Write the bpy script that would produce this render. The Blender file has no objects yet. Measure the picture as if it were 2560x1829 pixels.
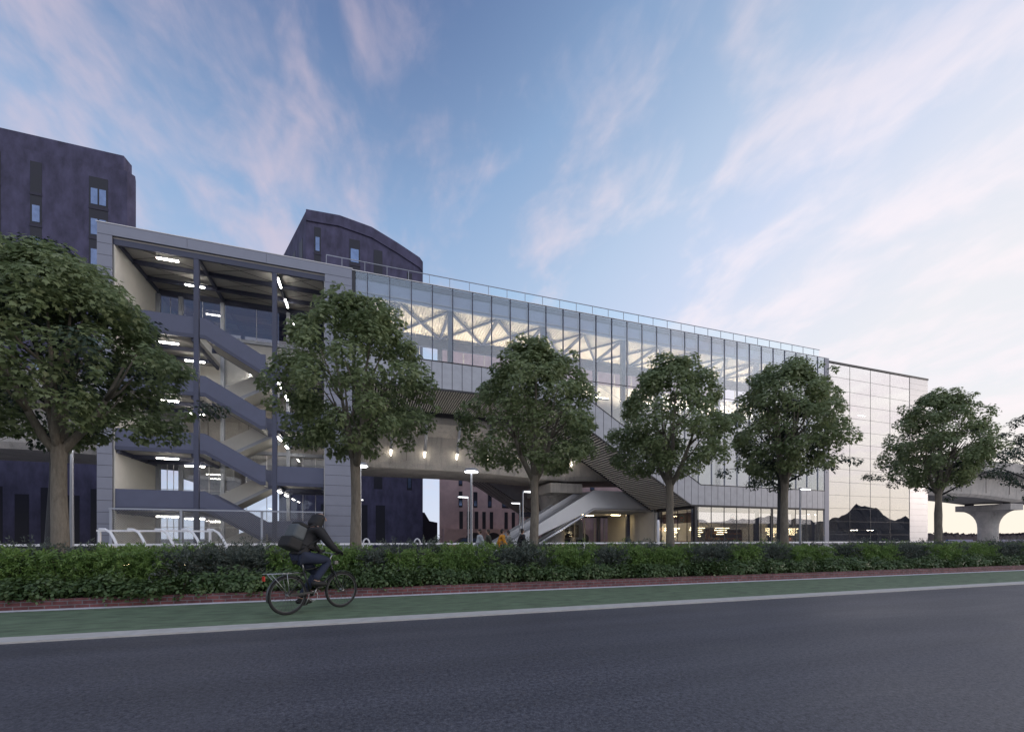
import bpy, math, random
from math import sin, cos, tan, pi, radians, atan2, sqrt
from mathutils import Vector, Matrix
random.seed(7)
S = bpy.context.scene
# ------------------------------------------------------------------ camera
CAM_H = 1.3
YAW = math.atan(1077 / 3211)
cam = bpy.data.cameras.new('camera'); camo = bpy.data.objects.new('camera', cam)
S.collection.objects.link(camo); S.camera = camo
cam.sensor_width = 36; cam.lens = 36 * 1077 / 2560
cam.shift_y = (1346 - 914.5) / 2560
cam.clip_start = 0.05; cam.clip_end = 6000
camo.location = (0, 0, CAM_H); camo.rotation_euler = (pi / 2, 0, -YAW)
# ------------------------------------------------------------------ render settings
S.render.engine = 'CYCLES'
S.cycles.use_denoising = True
S.cycles.transparent_max_bounces = 24
S.cycles.max_bounces = 8; S.cycles.diffuse_bounces = 3; S.cycles.glossy_bounces = 4
S.cycles.sample_clamp_indirect = 4
S.cycles.caustics_reflective = False; S.cycles.caustics_refractive = False
S.view_settings.view_transform = 'Standard'; S.view_settings.look = 'None'
S.view_settings.exposure = 0.12; S.view_settings.gamma = 1
# ------------------------------------------------------------------ sky
GLOW_AZ = radians(92)
SUN_AZ, SUN_EL = radians(104), radians(6)      # azimuth from +Y towards +X
W = bpy.data.worlds.new('World'); S.world = W; W.use_nodes = True

class NT:
    """tiny helper for building node graphs"""
    def __init__(s, tree): s.t = tree; s.n = tree.nodes; s.l = tree.links
    def node(s, kind, **kw):
        n = s.n.new(kind)
        for k, v in kw.items(): setattr(n, k, v)
        return n
    def put(s, sock, val):
        if hasattr(val, 'is_linked') or hasattr(val, 'links'): s.l.new(val, sock)
        elif isinstance(val, (tuple, list)) and len(val) == 3 and sock.type == 'RGBA': sock.default_value = (*val, 1)
        else: sock.default_value = val
    def m(s, op, a, b=0.0, c=0.0, clamp=False):
        n = s.node('ShaderNodeMath', operation=op, use_clamp=clamp)
        s.put(n.inputs[0], a); s.put(n.inputs[1], b)
        if len(n.inputs) > 2: s.put(n.inputs[2], c)
        return n.outputs[0]
    def vm(s, op, a, b=(0, 0, 0)):
        n = s.node('ShaderNodeVectorMath', operation=op); s.put(n.inputs[0], a); s.put(n.inputs[1], b)
        return n.outputs['Value'] if op in ('DOT_PRODUCT', 'LENGTH') else n.outputs[0]
    def ramp(s, fac, stops, interp='LINEAR'):
        n = s.node('ShaderNodeValToRGB'); r = n.color_ramp; r.interpolation = interp
        while len(r.elements) > 1: r.elements.remove(r.elements[-1])
        for i, (p, c) in enumerate(stops):
            e = r.elements[0] if i == 0 else r.elements.new(p)
            e.position = p; e.color = (*c, 1) if not isinstance(c, (int, float)) else (c, c, c, 1)
        s.put(n.inputs[0], fac); return n.outputs[0]
    def mix(s, fac, a, b, blend='MIX'):
        n = s.node('ShaderNodeMix', data_type='RGBA', blend_type=blend)
        s.put(n.inputs[0], fac); s.put(n.inputs[6], a); s.put(n.inputs[7], b); return n.outputs[2]
    def sstep(s, x, lo, hi):
        n = s.node('ShaderNodeMapRange', interpolation_type='SMOOTHSTEP')
        s.put(n.inputs[0], x); n.inputs[1].default_value = lo; n.inputs[2].default_value = hi
        return n.outputs[0]
    def noise(s, vec, scale, detail=4, rough=.55, dist=0.0):
        n = s.node('ShaderNodeTexNoise'); s.put(n.inputs['Vector'], vec)
        n.inputs['Scale'].default_value = scale; n.inputs['Detail'].default_value = detail
        n.inputs['Roughness'].default_value = rough; n.inputs['Distortion'].default_value = dist
        return n.outputs['Fac']
    def scale(s, vec, sc, rot=(0, 0, 0)):
        n = s.node('ShaderNodeMapping'); s.put(n.inputs[0], vec)
        n.inputs['Scale'].default_value = sc; n.inputs['Rotation'].default_value = rot
        return n.outputs[0]

def build_sky():
    g = NT(W.node_tree); g.n.clear()
    out = g.node('ShaderNodeOutputWorld')
    d = g.node('ShaderNodeTexCoord').outputs['Generated']
    sep = g.node('ShaderNodeSeparateXYZ'); g.l.new(d, sep.inputs[0])
    x, y, z = sep.outputs
    el = g.m('MULTIPLY', g.m('ARCSINE', z), 180 / pi)
    sd = (sin(GLOW_AZ), cos(GLOW_AZ), .06)
    dot = g.m('MAXIMUM', g.vm('DOT_PRODUCT', d, sd), 0.0)
    hor = g.m('POWER', g.m('MAXIMUM', g.m('SUBTRACT', 1.0, g.m('DIVIDE', el, 56.0)), 0.0), 1.3)
    q = g.m('ADD', g.m('MULTIPLY', hor, .70), g.m('MULTIPLY', g.m('POWER', dot, 1.8), .86), clamp=True)
    base = g.ramp(q, [(0, (.115, .185, .385)), (.2, (.300, .450, .70)), (.42, (.50, .63, .84)),
                      (.6, (.63, .72, .92)), (.78, (.77, .81, .93)), (1, (.88, .88, .92))])
    # physical sky underneath the graded dusk colours
    sk = g.node('ShaderNodeTexSky', sky_type='NISHITA', sun_disc=False)
    sk.sun_elevation = SUN_EL; sk.sun_rotation = SUN_AZ; sk.air_density = 1.0; sk.dust_density = .6; sk.ozone_density = 2.0
    phys = g.vm('SCALE', sk.outputs[0]); phys.node.inputs['Scale'].default_value = .10
    base = g.mix(.12, base, phys)
    # warm glow low on the sunset side
    w = g.m('MULTIPLY', g.sstep(g.vm('DOT_PRODUCT', d, sd), .35, .95), g.m('SUBTRACT', 1.0, g.sstep(el, 1.0, 15.0)))
    base = g.mix(w, base, (.97, .87, .74))
    # the clear half of the sky behind the viewer is the lighter one at this hour
    back = g.m('MULTIPLY', g.sstep(g.m('MULTIPLY', y, -1.0), -.05, .55), g.sstep(el, 2.0, 16.0))
    base = g.mix(g.m('MULTIPLY', back, .85), base, g.mix(g.sstep(el, 8.0, 34.0), (1.30, 1.20, 1.08), (.92, 1.08, 1.36)))
    # high broken cloud, mapped on a flat layer overhead so the streaks converge with distance
    zz = g.m('ADD', g.m('MAXIMUM', z, 0.0), .20)
    cmb = g.node('ShaderNodeCombineXYZ'); g.put(cmb.inputs[0], g.m('DIVIDE', x, zz)); g.put(cmb.inputs[1], g.m('DIVIDE', y, zz))
    pl = cmb.outputs[0]
    rot = (0, 0, radians(12))
    patch = g.noise(g.scale(pl, (2.3, 1.5, 1), rot), 2.0, 4, .55, .5)
    wisp = g.noise(g.scale(pl, (4.6, 2.6, 1), rot), 2.1, 6, .58, .7)
    fine = g.noise(g.scale(pl, (12, 7, 1), rot), 2.0, 5, .65, .4)
    side = g.m('ADD', g.sstep(g.m('MULTIPLY', x, -1.0), -.16, .22), g.sstep(x, .40, .72))
    cov = g.m('ADD', g.m('ADD', g.m('MULTIPLY', patch, .92), g.m('MULTIPLY', wisp, .38)), g.m('ADD', g.m('MULTIPLY', fine, .14), g.m('MULTIPLY', side, .115)))
    mask = g.m('MULTIPLY', g.sstep(cov, .68, 1.03), g.sstep(el, 2.0, 10.0))
    ccol = g.mix(g.sstep(dot, .0, .75), (.70, .58, .66), (.96, .86, .90))
    col = g.mix(g.m('MULTIPLY', mask, .60), base, ccol)
    # the deeper band of blue high up fades darker towards the unlit side
    dk = g.m('MULTIPLY', g.sstep(el, 30, 62), .28)
    col = g.mix(dk, col, (.055, .10, .24))
    bg = g.node('ShaderNodeBackground'); g.put(bg.inputs[0], col); bg.inputs[1].default_value = 1.0
    g.l.new(bg.outputs[0], out.inputs[0])
build_sky()
sun = bpy.data.lights.new('sun', 'SUN'); suno = bpy.data.objects.new('sun', sun); S.collection.objects.link(suno)
sun.energy = .7; sun.angle = radians(14); sun.color = (1, .86, .78)
sv = Vector((sin(SUN_AZ) * cos(SUN_EL), cos(SUN_AZ) * cos(SUN_EL), sin(SUN_EL)))
suno.rotation_euler = sv.to_track_quat('Z', 'Y').to_euler()

# ------------------------------------------------------------------ materials
def new_mat(name):
    m = bpy.data.materials.new(name); m.use_nodes = True
    g = NT(m.node_tree); b = g.n['Principled BSDF']; return m, g, b
def pm(name, col, rough=.6, metal=0.0, var=.12, scale=3.0, bump=0.0, bscale=40.0, spec=.5, stretch=(1, 1, 1), detail=5):
    m, g, b = new_mat(name)
    tc = g.node('ShaderNodeTexCoord').outputs['Object']
    n = g.noise(g.scale(tc, stretch), scale, detail, .6)
    lo = tuple(c * (1 - var) for c in col); hi = tuple(min(1, c * (1 + var)) for c in col)
    g.put(b.inputs['Base Color'], g.ramp(n, [(.25, lo), (.75, hi)]))
    b.inputs['Metallic'].default_value = metal
    g.put(b.inputs['Roughness'], g.m('ADD', rough - .06, g.m('MULTIPLY', n, .12)))
    b.inputs['Specular IOR Level'].default_value = spec
    if bump:
        bp = g.node('ShaderNodeBump'); bp.inputs['Strength'].default_value = bump; bp.inputs['Distance'].default_value = .02
        g.put(bp.inputs['Height'], g.noise(tc, bscale, 4)); g.l.new(bp.outputs[0], b.inputs['Normal'])
    return m
def emat(name, col, strength):
    m, g, b = new_mat(name)
    b.inputs['Base Color'].default_value = (*col, 1)
    b.inputs['Emission Color'].default_value = (*col, 1); b.inputs['Emission Strength'].default_value = strength
    return m
def glass(name, tint, f0, f1, p=1.2, rough=.0, rcol=(1, 1, 1)):
    """coated architectural glass: transparent seen square on, mirror-like at a glance"""
    m, g, b = new_mat(name); g.n.remove(b)
    lw = g.node('ShaderNodeLayerWeight'); lw.inputs[0].default_value = .5
    fac = g.m('ADD', g.m('MULTIPLY', g.m('POWER', lw.outputs['Facing'], p), f1), f0, clamp=True)
    tr = g.node('ShaderNodeBsdfTransparent'); tr.inputs[0].default_value = (*tint, 1)
    gl = g.node('ShaderNodeBsdfGlossy'); gl.inputs['Roughness'].default_value = rough; gl.inputs['Color'].default_value = (*rcol, 1)
    tc = g.node('ShaderNodeTexCoord').outputs['Object']
    bp = g.node('ShaderNodeBump'); bp.inputs['Strength'].default_value = .006; bp.inputs['Distance'].default_value = .05
    g.put(bp.inputs['Height'], g.noise(tc, .5, 2)); g.l.new(bp.outputs[0], gl.inputs['Normal'])
    mx = g.node('ShaderNodeMixShader'); g.put(mx.inputs[0], fac); g.l.new(tr.outputs[0], mx.inputs[1]); g.l.new(gl.outputs[0], mx.inputs[2])
    g.l.new(mx.outputs[0], g.n['Material Output'].inputs[0]); return m
def concrete(name, col, streak=.5):
    m, g, b = new_mat(name)
    tc = g.node('ShaderNodeTexCoord').outputs['Object']
    n1 = g.noise(tc, .5, 6, .65); n2 = g.noise(g.scale(tc, (1.6, 1.6, .10)), 1.0, 6, .7); n3 = g.noise(tc, 14, 3)
    c = g.ramp(n1, [(.3, tuple(x * .8 for x in col)), (.7, tuple(x * 1.15 for x in col))])
    stn = g.m('MULTIPLY', g.sstep(n2, .50, .68), streak)
    c = g.mix(stn, c, tuple(x * .38 for x in col))
    c = g.mix(.25, c, g.ramp(n3, [(.3, .0), (.7, .5)]), 'OVERLAY')
    g.put(b.inputs['Base Color'], c); b.inputs['Roughness'].default_value = .85
    bp = g.node('ShaderNodeBump'); bp.inputs['Strength'].default_value = .25; bp.inputs['Distance'].default_value = .02
    g.put(bp.inputs['Height'], n3); g.l.new(bp.outputs[0], b.inputs['Normal']); return m
def asphalt():
    m, g, b = new_mat('asphalt')
    tc = g.node('ShaderNodeTexCoord').outputs['Object']
    big = g.noise(g.scale(tc, (.35, 1, 1)), .7, 5, .6, .6); mid = g.noise(tc, 26, 7, .8)
    v = g.node('ShaderNodeTexVoronoi'); g.put(v.inputs['Vector'], tc); v.inputs['Scale'].default_value = 70
    sp = g.ramp(v.outputs['Distance'], [(.0, 1.0), (.35, .25), (.8, .0)])
    c = g.ramp(big, [(.3, (.024, .026, .042)), (.7, (.046, .047, .066))])
    c = g.mix(.62, c, g.ramp(mid, [(.38, (.004, .004, .008)), (.64, (.145, .145, .165))]))
    c = g.mix(g.m('MULTIPLY', sp, .34), c, (.30, .29, .30))
    trk = g.noise(g.scale(tc, (.03, 1.3, 1)), 1.0, 3, .6)              # wheel-polished bands along the lane
    c = g.mix(.35, c, g.ramp(trk, [(.35, .32), (.65, .68)]), 'OVERLAY')
    blot = g.noise(g.scale(tc, (.5, .8, 1)), 1.6, 8, .72)
    c = g.mix(g.m('MULTIPLY', g.sstep(blot, .60, .74), .45), c, (.016, .016, .022))
    g.put(b.inputs['Base Color'], c)
    g.put(b.inputs['Roughness'], g.ramp(big, [(.3, .50), (.7, .66)]))
    b.inputs['Specular IOR Level'].default_value = .45
    bp = g.node('ShaderNodeBump'); bp.inputs['Strength'].default_value = .35; bp.inputs['Distance'].default_value = .005
    g.put(bp.inputs['Height'], g.m('ADD', mid, g.m('MULTIPLY', sp, .8))); g.l.new(bp.outputs[0], b.inputs['Normal']); return m
def brick(name, c1, c2, mortar, bw=.22, bh=.075, axes='xz'):
    m, g, b = new_mat(name)
    tc = g.node('ShaderNodeTexCoord').outputs['Object']
    sep = g.node('ShaderNodeSeparateXYZ'); g.l.new(tc, sep.inputs[0])
    cmb = g.node('ShaderNodeCombineXYZ')
    g.l.new(sep.outputs[0], cmb.inputs[0]); g.put(cmb.inputs[1], g.m('ADD', sep.outputs[2], sep.outputs[1]))
    br = g.node('ShaderNodeTexBrick'); g.l.new(cmb.outputs[0], br.inputs['Vector'])
    br.inputs['Scale'].default_value = 1; br.inputs['Brick Width'].default_value = bw; br.inputs['Row Height'].default_value = bh
    br.inputs['Mortar Size'].default_value = .008; br.inputs['Color1'].default_value = (*c1, 1); br.inputs['Color2'].default_value = (*c2, 1)
    br.inputs['Mortar'].default_value = (*mortar, 1)
    c = g.mix(.45, br.outputs['Color'], g.ramp(g.noise(tc, 7, 5), [(.3, .12), (.7, .85)]), 'OVERLAY')
    g.put(b.inputs['Base Color'], c); b.inputs['Roughness'].default_value = .85
    bp = g.node('ShaderNodeBump'); bp.inputs['Strength'].default_value = .5; bp.inputs['Distance'].default_value = .01; bp.invert = True
    g.put(bp.inputs['Height'], br.outputs['Fac']); g.l.new(bp.outputs[0], b.inputs['Normal']); return m
def leafmat(name, lo, mid, hi, trans=.3, rough=.5):
    m, g, b = new_mat(name)
    geo = g.node('ShaderNodeNewGeometry').outputs['Random Per Island']
    c = g.ramp(geo, [(0, lo), (.55, mid), (1, hi)])
    tc = g.node('ShaderNodeTexCoord').outputs['Object']
    c = g.mix(.5, c, g.ramp(g.noise(tc, 1.1, 3), [(.3, tuple(x * .7 for x in mid)), (.7, tuple(x * 1.2 for x in hi))]))
    g.put(b.inputs['Base Color'], c); b.inputs['Roughness'].default_value = rough
    t = g.node('ShaderNodeBsdfTranslucent'); g.put(t.inputs[0], c)
    mx = g.node('ShaderNodeMixShader'); mx.inputs[0].default_value = trans
    g.l.new(b.outputs[0], mx.inputs[1]); g.l.new(t.outputs[0], mx.inputs[2]); g.l.new(mx.outputs[0], g.n['Material Output'].inputs[0])
    return m
def bark(name, lo, hi):
    m, g, b = new_mat(name)
    tc = g.node('ShaderNodeTexCoord').outputs['Object']
    n = g.noise(g.scale(tc, (1, 1, .22)), 22, 6, .7); n2 = g.noise(tc, 3, 3)
    g.put(b.inputs['Base Color'], g.mix(.35, g.ramp(n, [(.3, lo), (.7, hi)]), g.ramp(n2, [(.3, lo), (.7, hi)])))
    b.inputs['Roughness'].default_value = .9
    bp = g.node('ShaderNodeBump'); bp.inputs['Strength'].default_value = .9; bp.inputs['Distance'].default_value = .02
    g.put(bp.inputs['Height'], n); g.l.new(bp.outputs[0], b.inputs['Normal']); return m

M = dict(
    asphalt=asphalt(),
    green=pm('green_lane', (.125, .175, .105), .75, var=.5, scale=4, bump=.4, bscale=120, stretch=(.6, 1.5, 1), detail=12),
    kerb=pm('kerb_concrete', (.50, .48, .45), .75, var=.12, scale=6, bump=.15, bscale=60),
    line=pm('white_paint', (.66, .66, .70), .6, var=.15, scale=9),
    plaza=pm('plaza_paving', (.26, .25, .25), .7, var=.2, scale=2),
    ground=pm('bare_ground', (.15, .135, .12), .9, var=.3, scale=.2),
    soil=pm('soil', (.035, .028, .020), .95, var=.4, scale=8),
    brick=brick('edging_brick', (.115, .040, .042), (.175, .062, .060), (.16, .145, .15)),
    clad=pm('grey_cladding', (.23, .24, .29), .42, metal=.35, var=.07, scale=.9, bump=.03, bscale=3),
    cladr=pm('pale_cladding', (.70, .68, .68), .34, metal=.45, var=.05, scale=.9),
    core=pm('dark_backing', (.03, .03, .035), .7),
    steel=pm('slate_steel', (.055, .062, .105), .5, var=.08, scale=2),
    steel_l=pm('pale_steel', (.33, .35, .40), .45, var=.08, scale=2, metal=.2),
    dark=pm('dark_metal', (.022, .022, .028), .45, var=.15),
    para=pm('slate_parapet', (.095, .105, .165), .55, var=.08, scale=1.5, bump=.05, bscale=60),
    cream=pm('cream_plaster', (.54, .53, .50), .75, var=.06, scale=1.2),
    ceil=pm('ceiling_panel', (.37, .36, .34), .75, var=.06, scale=1.2),
    white=pm('white_board', (.78, .77, .74), .5, var=.04),
    corr=pm('white_corrugated_metal', (.80, .75, .66), .5, var=.03),
    spand=pm('grey_spandrel', (.34, .35, .385), .42, metal=.45, var=.12, scale=1.6, bump=.05, bscale=150),
    frost=pm('frosted_spandrel', (.27, .34, .50), .35, var=.08, scale=1.0, bump=.04, bscale=120),
    slat=pm('louvre_slat', (.50, .475, .44), .5, var=.1),
    conc=concrete('weathered_concrete', (.52, .49, .455), .42),
    stainless=pm('brushed_steel', (.58, .59, .63), .34, metal=.72, var=.05, scale=1),
    glass=glass('coated_glass', (.95, .95, .96), .055, 1.1, 1.6, rcol=(.86, .93, 1)),
    glassr=glass('mirror_glass', (.92, .90, .88), .20, .92, 1.0, rcol=(.97, .97, 1)),
    clear=glass('clear_glass', (.93, .95, .97), .05, .6, 2.5),
    shopglass=glass('shop_glass', (.86, .87, .88), .20, .9, 1.2),
    smoked=glass('smoked_glass', (.34, .35, .40), .10, .6, 2.0),
    rail_glass=glass('rail_glass', (.90, .96, .98), .04, .5, 2),
    wpaint=pm('white_rail_paint', (.80, .79, .80), .4, var=.04),
    wire=pm('galvanised_wire', (.30, .30, .29), .5, metal=.3),
    post=pm('grey_lamp_post', (.25, .26, .28), .4, metal=.5),
    bark=bark('maple_bark', (.11, .093, .075), (.27, .235, .19)),
    barkd=bark('dark_bark', (.030, .030, .035), (.085, .085, .09)),
    maple=leafmat('maple_leaf', (.095, .142, .055), (.200, .265, .112), (.320, .365, .195), .45),
    dleaf=leafmat('dark_leaf', (.024, .046, .030), (.042, .074, .044), (.075, .105, .060), .15),
    shrubg=leafmat('bright_needle', (.065, .140, .028), (.140, .245, .055), (.240, .350, .105), .25),
    shrubd=leafmat('grey_needle', (.035, .055, .045), (.078, .102, .082), (.155, .180, .150), .15),
    shrubl=leafmat('small_round_leaf', (.030, .064, .020), (.064, .115, .036), (.130, .185, .070), .2),
    twig=pm('twig', (.10, .07, .045), .9),
    bgwall=pm('violet_render', (.072, .068, .122), .9, var=.55, scale=.9, detail=10, stretch=(1, 1, .45)),
    bgwall2=pm('pink_brick', (.52, .37, .37), .9, var=.25, scale=.6, detail=8),
    bgwin=pm('dark_window', (.008, .008, .020), .5, var=.3, scale=.4),
    bgspan=pm('dark_spandrel', (.032, .030, .052), .7),
    bgpane=pm('sky_lit_pane', (.16, .22, .36), .12, metal=.6, var=.3, scale=.8),
    hill=pm('dark_wooded_ridge', (.020, .020, .024), .95, var=.3, scale=.05),
    tree_far=pm('far_foliage', (.040, .030, .035), .95, var=.4, scale=.8),
    tube=emat('lamp_tube', (1, .94, .84), 34),
    upl=emat('uplight_lens', (1, .85, .62), 95),
    head=emat('street_lamp_lens', (.95, .97, 1), 9),
    pend=emat('pendant_tube', (1, .78, .45), 11),
    spot=emat('spot_lens', (1, .86, .66), 30),
    warm=emat('warm_ground_light', (1, .76, .42), 30),
    gupl=emat('added_uplight_lens', (1, .94, .87), 42),  # lens of the lights added below the viaduct
    tip=emat('strut_tip_lens', (1, .90, .74), 13),
    signw=emat('glow_painted_sign', (1, .90, .87), .75),  # glow put into the white sign bands, standing for reflected light
    cafe=emat('cafe_strip', (1, .55, .25), 5),
    rubber=pm('black_rubber', (.012, .012, .013), .7),
    bikep=pm('black_bike_paint', (.022, .024, .024), .35),
    greymetal=pm('dull_metal', (.10, .105, .105), .45, metal=.6),
    alu=pm('alloy', (.42, .43, .44), .35, metal=.8),
    jacket=pm('black_jacket', (.014, .014, .016), .75, bump=.3, bscale=20),
    jeans=pm('navy_jeans', (.020, .027, .055), .85, bump=.2, bscale=60),
    skin=pm('skin', (.42, .26, .19), .6),
    hair=pm('dark_hair', (.02, .014, .01), .7),
    bagg=pm('grey_bag_fabric', (.085, .098, .105), .6, bump=.25, bscale=30),
    bagb=pm('black_bag_fabric', (.013, .013, .014), .7),
    red=pm('red_reflector', (.5, .03, .02), .3), amber=pm('amber_reflector', (.6, .22, .02), .3),
    orange=pm('orange_coat', (.62, .26, .02), .8), greyc=pm('grey_coat', (.40, .42, .42), .8),
    olive=pm('olive_coat', (.05, .05, .035), .8), beige=pm('beige_coat', (.36, .34, .30), .8), blackc=pm('black_coat', (.015, .015, .017), .8),
    pink=pm('pink_shirt', (.6, .33, .30), .8),
    brown=pm('brown_wall', (.16, .085, .065), .7, var=.2, scale=6), darkbrown=pm('dark_brown', (.045, .033, .028), .7, var=.2),
    bread=pm('bread_crust', (.52, .25, .07), .7, var=.3, scale=5), wood=pm('shelf_wood', (.22, .13, .07), .6),
    blue=pm('blue_plastic', (.045, .085, .36), .5), carp=pm('dark_car_paint', (.045, .035, .05), .3),
    tan=pm('tan_stone', (.48, .36, .27), .85, var=.15), teal=pm('teal_ink', (.10, .36, .34), .6), redink=pm('red_ink', (.6, .10, .08), .6),
)

# ------------------------------------------------------------------ mesh helpers
C = S.collection
def link(name, mesh, mat, parent=None):
    o = bpy.data.objects.new(name, mesh)
    if mat is not None:
        for mm in (mat if isinstance(mat, (list, tuple)) else [mat]): mesh.materials.append(mm)
    C.objects.link(o)
    if parent is not None: o.parent = parent
    return o
class MB:
    def __init__(s): s.v = []; s.f = []; s.sm = False
    def add(s, vs, fs):
        b = len(s.v); s.v += [tuple(p) for p in vs]; s.f += [tuple(i + b for i in q) for q in fs]; return s
    def box(s, x0, x1, y0, y1, z0, z1):
        return s.add([(x0, y0, z0), (x1, y0, z0), (x1, y1, z0), (x0, y1, z0), (x0, y0, z1), (x1, y0, z1), (x1, y1, z1), (x0, y1, z1)],
                     [(3, 2, 1, 0), (4, 5, 6, 7), (0, 1, 5, 4), (1, 2, 6, 5), (2, 3, 7, 6), (3, 0, 4, 7)])
    def slab(s, x0, x1, y0, y1, z): return s.add([(x0, y0, z), (x1, y0, z), (x1, y1, z), (x0, y1, z)], [(0, 1, 2, 3)])
    def prism_y(s, pts, y0, y1):
        """polygon in x,z extruded along y"""
        n = len(pts); vs = [(x, y0, z) for x, z in pts] + [(x, y1, z) for x, z in pts]
        return s.add(vs, [tuple(range(n)), tuple(range(2 * n - 1, n - 1, -1))] + [(i, i + n, (i + 1) % n + n, (i + 1) % n) for i in range(n)])
    def prism_x(s, pts, x0, x1):
        n = len(pts); vs = [(x0, y, z) for y, z in pts] + [(x1, y, z) for y, z in pts]
        return s.add(vs, [tuple(range(n)), tuple(range(2 * n - 1, n - 1, -1))] + [(i, i + n, (i + 1) % n + n, (i + 1) % n) for i in range(n)])
    def prism_z(s, pts, z0, z1):
        n = len(pts); vs = [(x, y, z0) for x, y in pts] + [(x, y, z1) for x, y in pts]
        return s.add(vs, [tuple(range(n)), tuple(range(2 * n - 1, n - 1, -1))] + [(i, i + n, (i + 1) % n + n, (i + 1) % n) for i in range(n)])
    def bar(s, p, q, w, h=None, up=(0, 0, 1)):
        p, q = Vector(p), Vector(q); h = h or w; d = (q - p).normalized(); u = Vector(up)
        if abs(d.dot(u)) > .98: u = Vector((0, 1, 0))
        a = d.cross(u).normalized() * w / 2; b = a.cross(d).normalized() * h / 2
        vs = [p - a - b, p + a - b, p + a + b, p - a + b, q - a - b, q + a - b, q + a + b, q - a + b]
        return s.add(vs, [(0, 1, 2, 3), (7, 6, 5, 4), (4, 5, 1, 0), (5, 6, 2, 1), (6, 7, 3, 2), (7, 4, 0, 3)])
    def tube(s, pts, r, n=8, cap=True):
        pts = [Vector(p) for p in pts]; rs = r if isinstance(r, (list, tuple)) else [r] * len(pts)
        b = len(s.v); ref = None
        for i, p in enumerate(pts):
            d = (pts[min(i + 1, len(pts) - 1)] - pts[max(i - 1, 0)]).normalized()
            if ref is None or abs(ref.dot(d)) > .95: ref = Vector((0, 0, 1)) if abs(d.z) < .9 else Vector((1, 0, 0))
            a = d.cross(ref).normalized(); c = a.cross(d).normalized(); ref = c
            for k in range(n):
                t = 2 * pi * k / n; s.v.append(tuple(p + a * cos(t) * rs[i] + c * sin(t) * rs[i]))
        for i in range(len(pts) - 1):
            for k in range(n): s.f.append((b + i * n + k, b + i * n + (k + 1) % n, b + (i + 1) * n + (k + 1) % n, b + (i + 1) * n + k))
        if cap:
            s.f.append(tuple(b + k for k in range(n))[::-1]); s.f.append(tuple(b + (len(pts) - 1) * n + k for k in range(n)))
        return s
    def lathe(s, prof, n=16, c=(0, 0, 0), sx=1, sy=1):
        b = len(s.v); m = len(prof)
        for r, z in prof:
            for k in range(n): t = 2 * pi * k / n; s.v.append((c[0] + r * cos(t) * sx, c[1] + r * sin(t) * sy, c[2] + z))
        for i in range(m - 1):
            for k in range(n): s.f.append((b + i * n + k, b + i * n + (k + 1) % n, b + (i + 1) * n + (k + 1) % n, b + (i + 1) * n + k))
        s.f.append(tuple(b + k for k in range(n))[::-1]); s.f.append(tuple(b + (m - 1) * n + k for k in range(n))); return s
    def torus(s, R, r, n=40, k=8, c=(0, 0, 0)):
        """ring in the x-z plane"""
        b = len(s.v)
        for i in range(n):
            a = 2 * pi * i / n
            for j in range(k):
                t = 2 * pi * j / k; q = R + r * cos(t); s.v.append((c[0] + q * cos(a), c[1] + r * sin(t), c[2] + q * sin(a)))
        for i in range(n):
            for j in range(k): s.f.append((b + i * k + j, b + i * k + (j + 1) % k, b + ((i + 1) % n) * k + (j + 1) % k, b + ((i + 1) % n) * k + j))
        return s
    def build(s, name, mat, parent=None, off=None, smooth=False):
        if off is None: off = OFFS.get(parent.name, (0, 0, 0)) if parent is not None else (0, 0, 0)
        me = bpy.data.meshes.new(name)
        me.from_pydata([(x - off[0], y - off[1], z - off[2]) for x, y, z in s.v] if any(off) else s.v, [], s.f); me.update()
        if smooth: me.polygons.foreach_set('use_smooth', [True] * len(me.polygons))
        o = link(name, me, mat, parent); OFFS[o.name] = off; return o
OFFS = {}
def thing(name, label, cat, loc=(0, 0, 0), rz=0, group=None):
    o = bpy.data.objects.new(name, None); C.objects.link(o); o.empty_display_size = .3
    o.location = loc; o.rotation_euler = (0, 0, rz); return tag(o, label, cat, group)
def tag(o, label, cat, group=None):
    o['label'] = label; o['category'] = cat
    if group: o['group'] = group
    return o
def struct(o, kind='structure'): o['kind'] = kind; return o
def dup(root, loc=None, rz=None, label=None):
    def cp(o, parent):
        c = o.copy(); C.objects.link(c)
        if parent is not None: c.parent = parent
        for ch in list(o.children): cp(ch, c)
        return c
    r = cp(root, None)
    if loc is not None: r.location = loc
    if rz is not None: r.rotation_euler = (0, 0, rz)
    if label: r['label'] = label
    return r
ORD = lambda n: {1: 'first', 2: 'second', 3: 'third', 4: 'fourth', 5: 'fifth', 6: 'sixth', 7: 'seventh', 8: 'eighth', 9: 'ninth', 10: 'tenth'}.get(n, str(n) + ('th' if n % 100 in (11, 12, 13) else {1: 'st', 2: 'nd', 3: 'rd'}.get(n % 10, 'th')))

# ================================================================== the setting
struct(MB().slab(-2500, 2500, -2500, 2500, -.03).build('ground', M['ground']))
struct(MB().slab(-120, 220, -14, 7.04, 0).build('road', M['asphalt']))
b = MB()
b.box(-120, 220, 7.04, 7.40, -.02, .022)
struct(b.build('kerb', M['kerb']))
struct(MB().slab(-120, 220, 7.40, 9.96, .010).build('bike_lane', M['green']))
struct(MB().slab(-120, 220, 9.96, 10.20, .014).build('edge_line', M['line']))
struct(MB().slab(-120, 220, 10.42, 13.2, .10).build('planting_soil', M['soil']))
struct(MB().slab(-120, 220, 13.2, 34.9, .004).build('plaza', M['plaza']))
struct(MB().slab(-120, 220, 34.9, 57.5, .002).build('plaza_floor', M['plaza']))
o = MB().box(-120, 220, 10.20, 10.44, -.02, .19).build('brick_edging', M['brick'])
tag(o, 'low red brick edging along the foot of the hedge', 'edging')
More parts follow.
